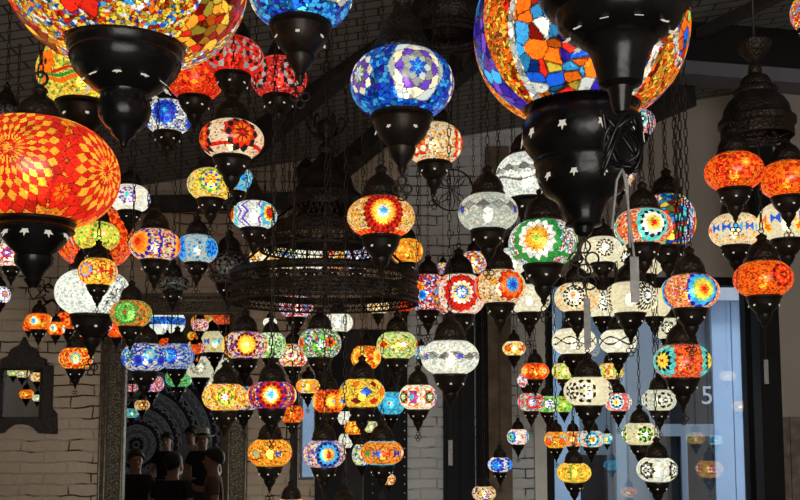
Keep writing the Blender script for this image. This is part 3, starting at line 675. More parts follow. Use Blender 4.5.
L(574, 341, 44, 27, D('wWww', .06, wave=[('K', 4, .16, .03, 0, 0), ('K', 4, -.16, .03, 0, 0)], med=[(4, .1, 'WW', 6, .2, 0)]), 'ivory lamp with looping black scrolls, left one of the pair', G_IV, t=3.7)
L(618, 341, 37, 24, D('WWww', .06, wave=[('K', 3, .2, .045, 0, .4), ('K', 3, -.2, .045, 0, .4)]), 'white lamp with a black figure-of-eight, right one of the pair', G_IV)
L(668, 328, 27, 22, D('wLww', .08, med=[(4, .4, 'wKwLK', 7, -.3)]), 'small pale lamp peeking left behind the yellow-flowered red lamp', G_IV, t=5.2)
L(588, 391, 48, 30, D('wwww', .045, med=[(3, .46, 'AwKWwKw', 8, -.35), (3, .36, 'WKwKw', 8, 1.15)]), 'ivory lamp with black petal rosette hanging over the coloured strings', G_IV, t=3.45)
L(659, 400, 34, 22, D('wLLw', .07, med=[(4, .38, 'WKwLK', 7, .1)]), 'pale green-white lamp, uppermost of the three by the window panes', G_IV)
L(640, 434, 36, 23, D('wLYw', .07, med=[(4, .42, 'WWKgKw', 8, .05)]), 'pale lamp with a white star, middle one of the three by the window panes', G_IV)
L(657, 470, 40, 25, D('WWwL', .06, med=[(4, .42, 'wKWsKw', 7, .75)]), 'bright white lamp, lowest of the three by the window panes', G_IV, t=4.0)
# --- centre right
L(500, 286, 51, 35, D('wAwe', .04, med=[(3, .48, 'BBCOOR', 10, .42)]), 'cream lamp with a blue star in an orange-red ring', G_ALL)
L(459, 294, 54, 42, D('wWNw', .045, med=[(3, .56, 'CWBYWRRR', 14, .05)], patch=[(-1.6, -.9, 'ROCYM', .08)]), 'lamp with a large red ring round multicoloured chips', G_ALL, t=4.2)
L(428, 292, 40, 38, D('RWBOM', .08, med=[(4, .22, 'OOA', 8, -.5, .2), (4, .2, 'BBC', 6, -.3, -.2)]), 'red, blue and orange patchwork lamp left of the red ring lamp', G_ALL, t=4.7)
L(450, 357, 58, 35, D('WWLw', .035, diam=[('SsS', 14, .2, .12, .02, 0)], wave=[('S', 7, .12, .03, .02, 0), ('s', 7, .1, .02, .04, 1.2)], med=[(5, .08, 'BP', 5, .3, 0)]), 'large frosted white lamp with grey leaf pattern in front of the dark door', G_ALL, tg=50, t=3.1)
L(418, 397, 38, 26, D('wWAw', .07, med=[(4, .42, 'CTPRPwO', 6, -.35), (4, .38, 'WwGKOW', 6, .65)]), 'white lamp with violet star and green chips left of the frosted white lamp', G_ALL)
# --- under the chandelier (hang from the rings)
L(245, 345, 45, 28, D('wPNwM', .05, med=[(4, .42, 'WYYYAM', 14, .25)], patch=[(-1.6, -.8, 'YAY', .06)]), 'lamp with a gold sunflower on purple beads, far left under the chandelier rim', G_RING, t=3.72, top='ring')
L(271, 345, 30, 27, D('gWGw', .07), 'green and white lamp just right of the gold sunflower lamp', G_RING, t=4.55, top='ring')
L(320, 343, 43, 30, D('GgBWRg', .055, med=[(4, .2, 'KRO', 5, .6, 0)]), 'green and blue speckled lamp at the middle under the chandelier rim', G_RING, t=3.62, top='ring')
L(293, 355, 31, 24, D('YWRAB', .08, med=[(5, .3, 'RPYW', 6, 0)]), 'yellow lamp with violet and red flowers left of the green speckled lamp', G_RING, t=4.1)
L(397, 345, 41, 28, D('gwgYw', .05, diam=[('YY', 6, .5, .32, 0, .2), ('WRbW', 6, .3, .18, 0, .2)]), 'green and yellow lamp with lozenges at the right under the chandelier rim', G_RING, t=3.8, top='ring')
L(366, 357, 30, 24, D('AYRO', .07, med=[(4, .44, 'OOAYY', 10, -.5)]), 'orange and yellow daisy lamp half behind the green and yellow lozenge lamp', G_RING, t=4.5)
L(362, 393, 46, 30, D('YYAY', .035, diam=[('BOYR', 7, .30, .22, .06, .22), ('BRBM', 7, .26, .16, -.34, .7), ('OMBO', 7, .2, .14, .38, .7)]), 'bright yellow lamp with blue and red lozenges', G_RING, t=3.35)
L(391, 403, 28, 24, D('TCTC', .06, med=[(4, .44, 'RTCTC', 8, -.1)]), 'turquoise lamp right of the yellow lozenge lamp', G_RING, t=4.4)
L(329, 401, 34, 24, D('ORAR', .06, med=[(3, .5, 'CYYAOM', 14, .35), (3, .46, 'CYAO', 12, -1.15)]), 'orange lamp with bullseye medallions left of the yellow lozenge lamp', G_RING, t=3.95)
L(308, 386, 24, 15, D('YWYA', .08, med=[(4, .44, 'TOAA', 8, .6)]), 'tiny yellow lamp with orange eyes above the narrow window strip', G_RING, t=4.9)
L(272, 395, 49, 28, D('wReMO', .045, med=[(4, .54, 'BCWYOMRb', 12, .1)]), 'lamp with white and yellow sunburst on dark red beads', G_RING, t=3.15)
L(225, 397, 45, 28, D('YAYOw', .05, med=[(4, .34, 'BWRYGY', 7, .2)]), 'golden yellow lamp with small blue and white flower, before the mirror frame', G_RING, t=3.3)
L(244, 398, 34, 25, D('AeCMw', .06, med=[(4, .3, 'CCAR', 6, 0)]), 'brown and turquoise lamp squeezed between the golden lamp and the sunburst lamp', G_RING, t=4.2)
L(270, 453, 44, 28, D('AYAO', .04, med=[(3, .12, 'YY', 5, .1, 0)], bfly=('BRT', 6, .12), wave=[('M', 2, .18, .02, -.1, 0)]), 'amber lamp with small blue and red chips, lowest left under the chandelier', G_RING, t=3.3, tg=0)
L(324, 454, 44, 28, D('wSNPw', .045, med=[(3, .50, 'RRYACCKB', 14, .3)]), 'lilac beaded lamp with red star and blue ring, lowest in the middle', G_RING, t=3.5)
L(382, 453, 43, 25, D('AOAe', .04, bfly=('RbWRGB', 12, .17), rows=('CT', .50, .7)), 'amber lamp with a red, violet and green butterfly band, lowest right under the chandelier', G_RING, t=3.4)
L(362, 455, 20, 22, D('TBWY', .09), 'small turquoise lamp peeking left behind the butterfly band lamp', G_RING, t=5.0)
L(292, 414, 24, 18, D('OORA', .07), 'small plain orange lamp below the sunburst lamp', G_RING, t=5.0)
L(354, 428, 20, 14, D('AYOO', .09), 'small amber lamp low between the bullseye and yellow lozenge lamps', G_RING, t=5.1)
L(371, 427, 14, 12, D('YATw', .09), 'tiny yellow lamp right of the small amber lamp', G_RING, t=5.3)
L(345, 418, 14, 14, D('WWLw', .09), 'tiny white globe, upper of two below the bullseye lamp', G_RING, t=5.3)
L(346, 441, 15, 15, D('WLLw', .09), 'tiny white globe, lower of two below the bullseye lamp', G_RING, t=5.3)
L(291, 512, 36, 26, D('AYAw', .06), 'yellow lamp cut by the bottom edge below the amber chip lamp', G_RING, t=3.9)
L(344, 522, 46, 28, D('LwLS', .06), 'lamp whose dark domed cap rises at the bottom edge between two lower lamps', G_RING, t=3.2)
L(389, 480, 13, 11, D('AYRW', .1), 'tiny golden lamp below the butterfly band lamp', G_RING, t=5.2)
# --- behind the lattice
for px, w, sp, lb in ((264, 30, D('AYwW', .07, med=[(4, .3, 'OAYW', 6, -.6)]), 'yellow lamp at the left gap between the chandelier rings'),
        (284, 28, D('YGYBW', .09), 'yellow, green and blue lamp seen between the chandelier rings'),
        (309, 34, D('WWWw', .08), 'white lamp seen between the chandelier rings'),
        (333, 24, D('YORw', .09), 'pale yellow lamp with red flower between the chandelier rings'),
        (357, 30, D('WNPWC', .08), 'pink and violet lamp seen between the chandelier rings')):
    L(px, 258, w, 22, sp, lb, G_INR, t=5.15 + .12 * (px % 3))
for px, py, w, sp, lb in ((296, 306, 34, D('RNCWR', .09), 'red and blue lamp below the lower chandelier ring at left'), (338, 322, 30, D('WWwL', .08), 'white lamp behind the cap of the green speckled lamp'),
        (270, 322, 14, D('WwW', .1), 'tiny white lamp below the left of the chandelier rim'), (398, 322, 14, D('YWY', .1), 'tiny bright yellow lamp right under the chandelier rim'), (378, 306, 22, D('YWwA', .1), 'pale yellow lamp below the right of the chandelier rim')):
    L(px, py, w, w * .66, sp, lb, G_INR, t=5.3)
L(474, 262, 26, 24, D('RYCWO', .12), 'small rainbow lamp between the cream blue star lamp and the frosted one', G_ALL, t=4.9)
L(443, 268, 14, 13, D('CYRB', .12), 'tiny rainbow lamp above the red ring lamp', G_ALL, t=5.2)
L(405, 306, 16, 10, D('RROR', .1), 'tiny red lamp right of the chandelier rim', G_ALL, t=5.3)
L(421, 352, 14, 14, D('CWTO', .12), 'tiny turquoise lamp touching the left of the frosted white lamp', G_ALL, t=4.6)
L(513, 262, 40, 30, D('WwWL', .06), 'pale lamp partly hidden below the white leaf band lamp', G_IV, t=4.9)
# --- strings by the window
L(514, 348, 23, 15, D('YAYW', .08, med=[(4, .26, 'OOR', 5, .9), (4, .3, 'WWY', 5, -.1)]), 'small yellow lamp highest of the coloured window strings', G_SM)
L(535, 371, 28, 17, D('OORA', .06, med=[(4, .46, 'CYYOR', 8, .45), (4, .3, 'CYO', 8, -1.0)]), 'small orange lamp with blue star eyes', G_SM, t=4.4)
L(526, 380, 18, 15, D('NCWN', .1), 'pink lamp half behind the small orange lamp with blue star eyes', G_SM, t=5.1)
L(531, 402, 27, 19, D('RNwT', .07, med=[(4, .40, 'PWCNR', 6, 0)]), 'small pink and red lamp with white centre', G_SM, t=4.5)
L(547, 404, 24, 17, D('gGwg', .07, med=[(4, .4, 'RWBWG', 6, .1)]), 'small green lamp with blue and white flower', G_SM, t=4.75)
L(564, 404, 18, 17, D('gggY', .08), 'small plain lime green lamp', G_SM, t=5.1)
L(564, 371, 24, 17, D('gYYw', .07, med=[(4, .34, 'RWYg', 5, .0)]), 'small yellow-green lamp under the scrolled ivory lamp', G_SM, t=4.6)
L(611, 371, 26, 17, D('YAOw', .07, med=[(4, .34, 'OCYg', 6, .4)]), 'small golden lamp to the right of the ivory petal rosette lamp', G_SM, t=4.6)
L(618, 402, 27, 19, D('NwNN', .07, med=[(4, .46, 'RYYWKCW', 8, -.35)]), 'small pink lamp with red and yellow daisy', G_SM, t=4.5)
L(556, 440, 24, 17, D('OYAA', .06, med=[(5, .26, 'TTLT', 6, -.8, .1), (5, .26, 'OOR', 6, .4, -.1)]), 'small amber lamp with turquoise and orange spots', G_SM, t=4.4)
L(573, 439, 22, 16, D('AwOe', .08), 'small peach lamp between the spotted amber lamp and the blue-ringed one', G_SM, t=4.9)
L(591, 439, 27, 17, D('NwLw', .08, med=[(4, .46, 'OOYWTBT', 8, -.1)]), 'small pale lamp with orange flower ringed in blue', G_SM, t=4.45)
L(607, 439, 11, 11, D('TWYC', .12), 'tiny turquoise lamp at the end of the small lamp row', G_SM, t=5.3)
L(574, 473, 34, 20, D('YYAY', .06, zig=[('G', 4, .10, .05, .35)], med=[(3, .3, 'MYYA', 6, -1.2)]), 'yellow lamp with green zigzags, lowest of the window strings', G_SM, t=4.1)
L(518, 437, 22, 16, D('WWNw', .08, med=[(3, .42, 'KOYTB', 8, -.8), (3, .4, 'KgTB', 8, 1.25)]), 'small white lamp with blue-ringed eyes, on the pale brick', G_SM)
L(500, 465, 25, 15, D('WwBW', .07, med=[(4, .46, 'CCCBb', 8, -.35), (4, .4, 'CBCb', 8, 1.1)]), 'small white lamp with light blue flowers, below the blue-ringed eye lamp', G_SM)
L(484, 494, 24, 15, D('AbYw', .09, med=[(4, .3, 'PYbw', 6, .2)]), 'small amber and violet lamp at the bottom edge', G_SM)
L(585, 266, 18, 14, D('wWww', .1), 'tiny ivory lamp behind the left daisy lamp', G_IV, t=5.4)
# --- tiny lamps of the wall cluster (depth close to the brick wall)
CL = [(39, 321, 27, 17, D('OORA', .07, med=[(4, .46, 'CCWYOO', 8, 0)]), 'tiny orange lamp with a blue and white eye, left in the wall cluster', 4.9, 0),
      (56, 328, 17, 14, D('OORA', .09, med=[(4, .5, 'TCWYO', 8, 0)]), 'tiniest orange lamp with a bright eye, in the middle of the wall cluster', 4.6, 0),
      (68, 320, 24, 18, D('ORRO', .07, med=[(4, .5, 'MROMO', 6, -.1)]), 'tiny red-orange star lamp of the wall cluster, next to the white globe cup', 5.1, 0),
      (81, 334, 12, 12, D('ORO', .1), 'tiny plain orange lamp touching the white globe cup', 5.0, 0),
      (104, 323, 18, 16, D('RNWR', .09), 'tiny red and pink lamp right of the white globe cup', 5.0, 0),
      (117, 330, 19, 15, D('ROOR', .09, med=[(4, .5, 'RORO', 6, 0)]), 'tiny vermilion lamp rightmost in the wall cluster', 5.2, 0),
      (29, 325, 12, 12, D('ORO', .1), 'tiny orange lamp leftmost in the wall cluster', 5.5, 0)]
for px, py, w, h, sp, lb, t, _ in CL: L(px, py, w, h, sp, lb, G_WALL, t=t)
# ---- more unlit lamps overhead
L(6, 118, 40, 30, D('sKs', .08), 'unlit dark lamp with pointed cap at the left edge above the orange globe', G_ALL, lit=False, t=3.6, cap='tall')
# ---- lamps off to the sides whose images the mirrors and the window glass show
YM = YW - .03; YG = YW + .05
def at_mirror(vx, vy, w, tv, plane):
    p = at(vx, vy, tv); q = Vector((p.x, 2 * plane - p.y, p.z)); return q, w * tv / F / 2
REFL = []
for vx, vy, w, tv, sp, lb in (
    (165, 322, 40, 9.6, D('BCbB', .07, rows=('W', .2, .7)), 'blue and white bowl-like lamp reflected at the top of the tall mirror'),
    (158, 344, 20, 9.9, D('wWw', .08), 'round ivory lamp reflected near the top of the tall mirror, left one'),
    (171, 347, 17, 9.2, D('wWw', .08), 'round ivory lamp reflected near the top of the tall mirror, right one'),
    (204, 323, 26, 9.8, D('AOAA', .06), 'plain orange lamp reflected at the upper right of the tall mirror'),
    (223, 322, 28, 9.3, D('wgYw', .06, bfly=('GYBT', 10, .2)), 'pale lamp with coloured band reflected at the upper right corner of the tall mirror'),
    (194, 336, 13, 9.6, D('OAY', .08), 'tiny amber lamp reflected below the plain orange one'),
    (215, 342, 32, 9.0, D('wwYw', .06, bfly=('BTC', 9, .2)), 'cream lamp with blue band reflected at the right of the tall mirror'),
    (196, 347, 18, 9.9, D('wAw', .07), 'cream and orange lamp reflected at the right of the tall mirror'),
    (201, 367, 32, 9.5, D('wwWw', .06, med=[(4, .4, 'WSwS', 10, 0)]), 'ivory daisy lamp reflected in the tall mirror, left of the golden lamp'),
    (225, 366, 26, 9.2, D('wWww', .06), 'plain ivory lamp reflected beside the ivory daisy one'),
    (209, 384, 25, 9.7, D('wwww', .06, wave=[('K', 4, .1, .04, 0, 0)]), 'ivory scroll lamp, lowest ivory one reflected in the tall mirror'),
    (152, 384, 24, 8.9, D('NPWN', .08, med=[(4, .4, 'RCPN', 8, 0)]), 'pink and violet lamp reflected under the blue and grey one'),
    (179, 378, 27, 9.9, D('gGTg', .07), 'green lamp reflected at the middle of the tall mirror'),
    (132, 388, 12, 9.3, D('OCWR', .09), 'tiny orange and blue lamp reflected at the left of the tall mirror'),
    (142, 405, 15, 8.6, D('NYwA', .08), 'tiny peach lamp reflected low in the tall mirror'),
    (132, 413, 14, 8.9, D('TCTY', .08), 'tiny turquoise lamp reflected low at the left of the tall mirror')):
    REFL.append((vx, vy, w, tv, YM, sp, lb, G_REF))
for vx, vy, w, tv, sp, lb in ((13, 372, 12, 8.2, D('gYww', .09), 'green-yellow lamp reflected at upper left in the small mirror'), (22, 373, 14, 8.6, D('YwBY', .09), 'yellow lamp reflected at the top middle of the small mirror'),
    (37, 377, 14, 8.3, D('AOWY', .09), 'orange lamp reflected at upper right in the small mirror'), (26, 394, 14, 8.2, D('AAOR', .08, med=[(4, .4, 'RYO', 6, 0)]), 'amber flower lamp reflected lower down in the small mirror'), (37, 398, 10, 8.7, D('wgWw', .09), 'pale green lamp reflected at lower right in the small mirror')):
    REFL.append((vx, vy, w, tv, YM, sp, lb, 'lamps seen only in the small mirror'))
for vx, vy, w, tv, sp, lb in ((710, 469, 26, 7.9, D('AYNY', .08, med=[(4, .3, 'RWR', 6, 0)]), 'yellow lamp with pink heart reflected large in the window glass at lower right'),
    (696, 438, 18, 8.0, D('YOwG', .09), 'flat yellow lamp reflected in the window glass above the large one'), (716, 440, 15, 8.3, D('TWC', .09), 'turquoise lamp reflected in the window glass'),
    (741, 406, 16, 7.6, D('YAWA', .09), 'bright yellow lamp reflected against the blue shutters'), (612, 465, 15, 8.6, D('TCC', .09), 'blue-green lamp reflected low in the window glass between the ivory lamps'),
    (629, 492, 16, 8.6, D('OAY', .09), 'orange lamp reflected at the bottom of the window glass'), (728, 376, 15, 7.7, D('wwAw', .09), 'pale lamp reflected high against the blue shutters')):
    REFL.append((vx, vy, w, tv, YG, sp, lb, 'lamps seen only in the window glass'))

# ---- positions: keep every lamp on its sight line, slide it along the line until bodies and chains are clear of each other
CH_T = 4.0; CHP = at(325, 285, CH_T); CH_R = 93 * CH_T / F
for l in LAMPS:
    if l['top'] == 'ring':
        r = ray(l['px'], l['py']); s_ = -1 if l['t'] < 4.0 else 1
        A_ = r.x ** 2 + r.y ** 2; B_ = r.x * CHP.x + r.y * CHP.y; C_ = CHP.x ** 2 + CHP.y ** 2 - CH_R ** 2
        l['t'] = (B_ + s_ * math.sqrt(max(0, B_ * B_ - A_ * C_))) / A_; l['fix'] = True
def geo(l):
    p = at(l['px'], l['py'], l['t']); k = l['t'] / F; R = l['w'] / 2 * k
    cy = (max(c[1] for c in l['kw']['cupx']) * k) if 'cupx' in l['kw'] else l['h'] / 2 * k + 1.24 * R
    return p, R, p.z - cy - .01, p.z + l['h'] / 2 * k + 1.1 * R
for it in range(220):
    moved = False; G = [geo(l) for l in LAMPS]
    for i in range(len(LAMPS)):
        a = LAMPS[i]; pa, Ra, la, ha = G[i]
        # chandelier column
        if not a.get('fix'):
            d = math.hypot(pa.x - CHP.x, pa.y - CHP.y)
            if d < CH_R + .04 + (Ra if ha > CHP.z - .08 else 0):
                a['t'] += .03 if a['t'] > CH_T else -.03; moved = True
        for j in range(i + 1, len(LAMPS)):
            b_ = LAMPS[j]; pb, Rb, lb_, hb = G[j]
            dd = math.hypot(pa.x - pb.x, pa.y - pb.y)
            if dd > Ra + Rb + .02: continue
            ov = la < hb and lb_ < ha
            need = (Ra + Rb) * (.99 if abs(pa.z - pb.z) < (a['h'] * a['t'] + b_['h'] * b_['t']) / 2 / F else .82) + .006 if ov else max(Ra, Rb) + .014
            if not ov:
                lo, hi = (a, b_) if pa.z < pb.z else (b_, a)      # only the upper one's body meets the lower one's chain
                need = (Rb if lo is a else Ra) + .014
                if lo.get('fix') and (hi is not lo) and G[LAMPS.index(lo)][3] < CHP.z < G[LAMPS.index(hi)][2]: continue
            if dd < need:
                f, g = (a, b_) if a['t'] <= b_['t'] else (b_, a)
                st = .012
                fm, gm = not f.get('fix'), not g.get('fix')
                if gm and g['t'] < 5.62: g['t'] += st; moved = True
                if fm and f['t'] > 1.3 and (it > 30 or not gm or g['t'] >= 5.62): f['t'] -= st * .8; moved = True
    if not moved: break
print('relax iterations', it)

HANG_T = 3.25; HANG_Z = at(757, 130, HANG_T).z; HP = at(757, 130, HANG_T)
STARM = {}
def lamp(l, idx, pos=None, R=None, rz=0.0):
    kw = l['kw']; k = l['t'] / F
    p = pos or at(l['px'], l['py'], l['t']); R = R or l['w'] / 2 * k; sc = R / (l['w'] / 2); H = l['h'] / 2 * sc
    pxR = l['w'] / 2
    root = empty('mosaic_lamp', p, rz); tag(root, l['label'], 'lamp', l['group'])
    o, Hf = globe_mesh('glass_globe', R, H, .47, .50, l['spec'], idx * 1.37 + 2, pxR, root, l['gain'], l['lit'])
    zt = H; zb = -H
    nseg = 48 if l['w'] > 90 else 28 if l['w'] > 40 else 18
    met = M_BLACK if l['w'] > 150 else M_METAL
    if 'cupx' in kw:
        prof = [(r * sc, -dy * sc) for r, dy in kw['cupx']]
        b = MB(); b.lathe(prof, 64); cup = b.build('cup', met, root); sharp_smooth(cup, 38)
        # beaded ring under the lip
        b = MB(); r0, z0 = prof[4 if l['px'] < 300 else 3]
        for i in range(72):
            a = 2 * PI * i / 72; b.lathe([(.0001, .9 * sc), (.8 * sc, .3 * sc), (.8 * sc, -.5 * sc), (.0001, -1.0 * sc)], 5, (math.cos(a) * r0 * 1.01, math.sin(a) * r0 * 1.01, z0 - 1.5 * sc))
        b.build('bead_ring', M_METAL, cup, smooth=True)
        zend = prof[-1][1]
        def stars(dy, n, size, sy, ph=0.):  # glowing stars laid on the cup, no holes are cut
            z = -dy * sc; rr = np.interp(dy, [q[1] for q in kw['cupx']], [q[0] for q in kw['cupx']]) * sc
            r2 = np.interp(dy + 4, [q[1] for q in kw['cupx']], [q[0] for q in kw['cupx']]) * sc; sl = math.atan2(rr - r2, 4 * sc)
            for i in range(n):
                a = 2 * PI * i / n + ph; b = MB()
                Rm = Matrix.Rotation(a, 3, 'Z') @ Matrix.Rotation(-sl, 3, 'X')
                b.prism(star_poly(size * sc, sy), .0012, Rm, (math.sin(a) * (rr + .0006), -math.cos(a) * (rr + .0006), z)); b.build('glow_star', M_STAR, cup)
        stars(kw['stary'], 10, 5.0, 1.6, .12)
        if 'stary2' in kw: stars(kw['stary2'], 10, 4.4, 1.8, .25)
    else:
        lathe_cup = lathe_np('cup', CUPS[l['cup']], nseg, R, zb, met, root); zend = zb - 1.24 * R if l['cup'] == 'bowl' else zb - 1.2 * R
        if l['w'] >= 24:
            n = 6; zz = zb - .36 * R; rr = .50 * R; s_ = max(.050 * R, .55 * sc)
            for i in range(n):
                a = 2 * PI * (i + .5 + (idx % 3) * .25) / n
                b = MB(); Rm = Matrix.Rotation(a, 3, 'Z') @ Matrix.Rotation(-.4, 3, 'X')
                b.prism(star_poly(s_, 1.0), .002, Rm, (math.sin(a) * rr, -math.cos(a) * rr, zz)); b.build('glow_star', M_STAR, lathe_cup)
    cap = lathe_np('cap', CAPS[l['cap']], nseg, R * (.52 if l['w'] > 150 else 1), zt, M_FILI, root)
    ctop = zt + (1.3 if l['cap'] == 'tall' else 1.06 if l['cap'] == 'dome' else 1.12) * R * (.52 if l['w'] > 150 else 1)
    if l['lit']:
        br = .17 * R
        b = MB(); b.lathe([(.02 * br, 1.5 * br), (.6 * br, 1.25 * br), (br, .5 * br), (br, -.3 * br), (.7 * br, -1.1 * br), (.4 * br, -1.5 * br), (.02 * br, -1.6 * br)], 10, (0, 0, -.08 * R)); b.build('bulb', M_BULB, root, smooth=True)
        b = MB(); b.lathe([(.35 * br, -.3 * R), (.35 * br, zb)], 8); b.build('bulb_holder', M_METAL, root)
    # hanger loop and chain
    top = ceil_z(p.x, p.y) - p.z + .01
    if l['top'] == 'ring': top = CHP.z + .01 - p.z
    if l['group'] == G_TW: top = HANG_Z - p.z + .01
    b = MB(); lr = max(.008, .09 * R); b.tube([(math.cos(t) * lr, 0, ctop + lr * .8 + math.sin(t) * lr) for t in np.linspace(0, 2 * PI, 13)[:-1]], lr * .22, 5, closed=True); b.build('hanger_loop', M_CHAIN, root, smooth=True)
    if top - ctop > .05:
        if l['w'] < 24 and l['hang'] == 'chain': add_cord(root, ctop + lr, top, .0015)
        elif l['hang'] == 'chain': add_chain(root, ctop + lr, top, lw=.016, ll=.036, wire=.0022)
        else: add_cord(root, ctop + lr, top, .006)
    # drop under the cup
    if l['w'] >= 22 and not 'cupx' in kw and not l['tg']:
        b = MB(); q = .085 * R
        for dz, dx in ((-.06, 0), (-.22, .10), (-.22, -.10), (-.36, 0)):
            b.tube([(dx * R + math.cos(t) * q, 0, zend + dz * R + math.sin(t) * q) for t in np.linspace(0, 2 * PI, 11)[:-1]], q * .22, 4, closed=True)
        b.build('drop_ornament', M_CHAIN, root, smooth=True)
    if l['tg']:
        ln = l['tg'] * sc; b = MB(); b.tube([(0, 0, zend + .01 * R), (0, 0, zend - ln * .6)], .0014, 4); c_ = b.build('tag_cord', M_CHAIN, root)
        b = MB(); b.box((0, 0, zend - ln * .6 - ln * .25), (4.2 * sc, .0015, ln * .5)); b.build('card', M_PAPER, c_)
    if 'longtag' in kw:
        d0, d1 = kw['longtag']; b = MB(); q = 6.5 * sc
        for dz, dx in ((-10, 0), (-22, 8), (-22, -8), (-34, 0), (-46, 5), (-46, -5)):
            b.tube([(dx * sc + math.cos(t) * q, 0, zend + dz * sc + math.sin(t) * q) for t in np.linspace(0, 2 * PI, 13)[:-1]], 1.0 * sc, 5, closed=True)
        dr = b.build('drop_ornament', M_BLACK, root, smooth=True)
        b = MB(); b.tube([(0, 0, zend - 50 * sc), (2 * sc, 0, -d0 * sc)], .4 * sc, 5); b.build('tag_cord', M_PAPER, dr)
        b = MB(); b.box((2 * sc, 0, -(d0 + d1) / 2 * sc), (6.5 * sc, .0015, (d1 - d0) * sc)); b.build('card', M_PAPER, dr)
    if 'knot' in kw:
        b = MB(); s_ = 19 * sc; zc = zend - 28 * sc
        def kn(a, b2, ph, sx, sz, off, n=72):
            return [(math.sin(a * t + ph) * s_ * sx, math.sin((a + b2) * t) * 5 * sc + off, zc + math.cos(b2 * t) * s_ * 1.55 * sz) for t in np.linspace(0, 2 * PI, n, endpoint=False)]
        b.tube(kn(2, 3, .4, 1.0, 1.0, 0), 2.1 * sc, 7, closed=True); b.tube(kn(3, 2, 1.2, .82, .86, 0), 2.1 * sc, 7, closed=True); b.tube(kn(1, 1, PI / 2 * 0, .9, .7, .002), 2.1 * sc, 7, closed=True)
        b.tube([(0, 0, zend + 3 * sc), (0, 0, zc + 26 * sc)], 2.2 * sc, 6)
        kn_ = b.build('knotted_drop', M_BLACK, root, smooth=True)
        for dx1, dx2, ln in ((-3, -12, 60), (2, 5, 78), (1, 9, 88)):
            b = MB(); z1 = zc - 26 * sc; b.tube([(0, 0, z1), (dx1 * sc * 2, -.003, z1 - 12 * sc), (dx2 * sc, -.004, z1 - ln * sc)], 1.3 * sc, 6); b.build('tassel_cord', M_PAPER, kn_, smooth=True)
        b = MB(); b.box((9 * sc, -.004, z1 - 109 * sc), (8.5 * sc, .0015, 44 * sc)); b.build('card', M_PAPER, kn_)
    return root
for i, l in enumerate(LAMPS): lamp(l, i)
RP = [list(r) for r in REFL]
for it in range(200):
    mv = False
    for i in range(len(RP)):
        for j in range(i):
            (qa, Ra), (qb, Rb) = at_mirror(*RP[i][:5]), at_mirror(*RP[j][:5])
            if math.hypot(qa.x - qb.x, qa.y - qb.y) < Ra + Rb + .015:
                f, g_ = (i, j) if RP[i][3] >= RP[j][3] else (j, i); RP[f][3] += .02; mv = True
                if RP[g_][3] > 8.5: RP[g_][3] -= .01
    if not mv: break
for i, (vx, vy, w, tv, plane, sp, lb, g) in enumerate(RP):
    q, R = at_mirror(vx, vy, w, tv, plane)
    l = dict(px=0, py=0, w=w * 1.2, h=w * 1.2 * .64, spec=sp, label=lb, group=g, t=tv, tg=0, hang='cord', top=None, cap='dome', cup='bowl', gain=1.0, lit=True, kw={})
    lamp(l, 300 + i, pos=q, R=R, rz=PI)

# ------------------------------------------------------------------ central ringed chandelier
def ZC(py): return at(325, py, CH_T).z - CHP.z
kc = CH_T / F
CHN = empty('ringed_chandelier', CHP); tag(CHN, 'huge dark bronze chandelier of two pierced rings under a domed top, in the centre', 'chandelier')
b = MB(); b.lathe([(r * kc, ZC(y)) for r, y in ((2, 138), (6, 141), (9, 146), (7, 151), (9, 155), (13, 159), (16, 165), (22, 170), (26, 176), (28, 183), (31, 189), (33, 192), (37, 194), (38, 199), (35, 202), (34, 206))], 48); sharp_smooth(b.build('dome', M_FILI, CHN), 40)
def lattice(q, R, z0, z1, n, w=.004, cross=True):
    for zz in (z0, z1, (z0 + z1) / 2):
        th = .005 if zz in (z0, z1) else .003
        q.lathe([(R, zz - th), (R + .006, zz - th), (R + .006, zz + th), (R, zz + th), (R, zz - th)], 64)
    for i in range(n):
        a0 = 2 * PI * i / n; a1 = 2 * PI * (i + 1) / n; P = lambda a, z: (math.cos(a) * (R + .003), math.sin(a) * (R + .003), z)
        q.beam(P(a0, z0), P(a1, z1), w, w)
        if cross: q.beam(P(a1, z0), P(a0, z1), w, w)
q = MB(); lattice(q, 33 * kc, ZC(232), ZC(206), 36); q.build('pierced_drum', M_FILI, CHN)
q = MB(); lattice(q, 64 * kc, ZC(251), ZC(238), 60); q.lathe([(65 * kc, ZC(238)), (66.5 * kc, ZC(237)), (66 * kc, ZC(232)), (64.5 * kc, ZC(228)), (62 * kc, ZC(227)), (62 * kc, ZC(240)), (65 * kc, ZC(240))], 64); sharp_smooth(q.build('upper_ring', M_FILI, CHN))
q = MB(); lattice(q, 92 * kc, ZC(304), ZC(294), 84); lattice(q, 91 * kc, ZC(289), ZC(279), 84, .003)
q.lathe([(93 * kc, ZC(294)), (94.5 * kc, ZC(293)), (94 * kc, ZC(290)), (92 * kc, ZC(289)), (91 * kc, ZC(294)), (93 * kc, ZC(294))], 72)
q.lathe([(93 * kc, ZC(279)), (94.5 * kc, ZC(278)), (94 * kc, ZC(274)), (92 * kc, ZC(272)), (90 * kc, ZC(272)), (90.5 * kc, ZC(279)), (93 * kc, ZC(279))], 72); sharp_smooth(q.build('lower_ring', M_FILI, CHN))
for i in range(8):
    a = 2 * PI * (i + .5) / 8; q = MB()
    q.tube([(math.cos(a) * 33 * kc, math.sin(a) * 33 * kc, ZC(206)), (math.cos(a) * 63 * kc, math.sin(a) * 63 * kc, ZC(232)), (math.cos(a) * 64 * kc, math.sin(a) * 64 * kc, ZC(250)), (math.cos(a) * 91 * kc, math.sin(a) * 91 * kc, ZC(275)), (math.cos(a) * 92 * kc, math.sin(a) * 92 * kc, ZC(304))], .006, 6); q.build('strut', M_METAL, CHN, smooth=True)
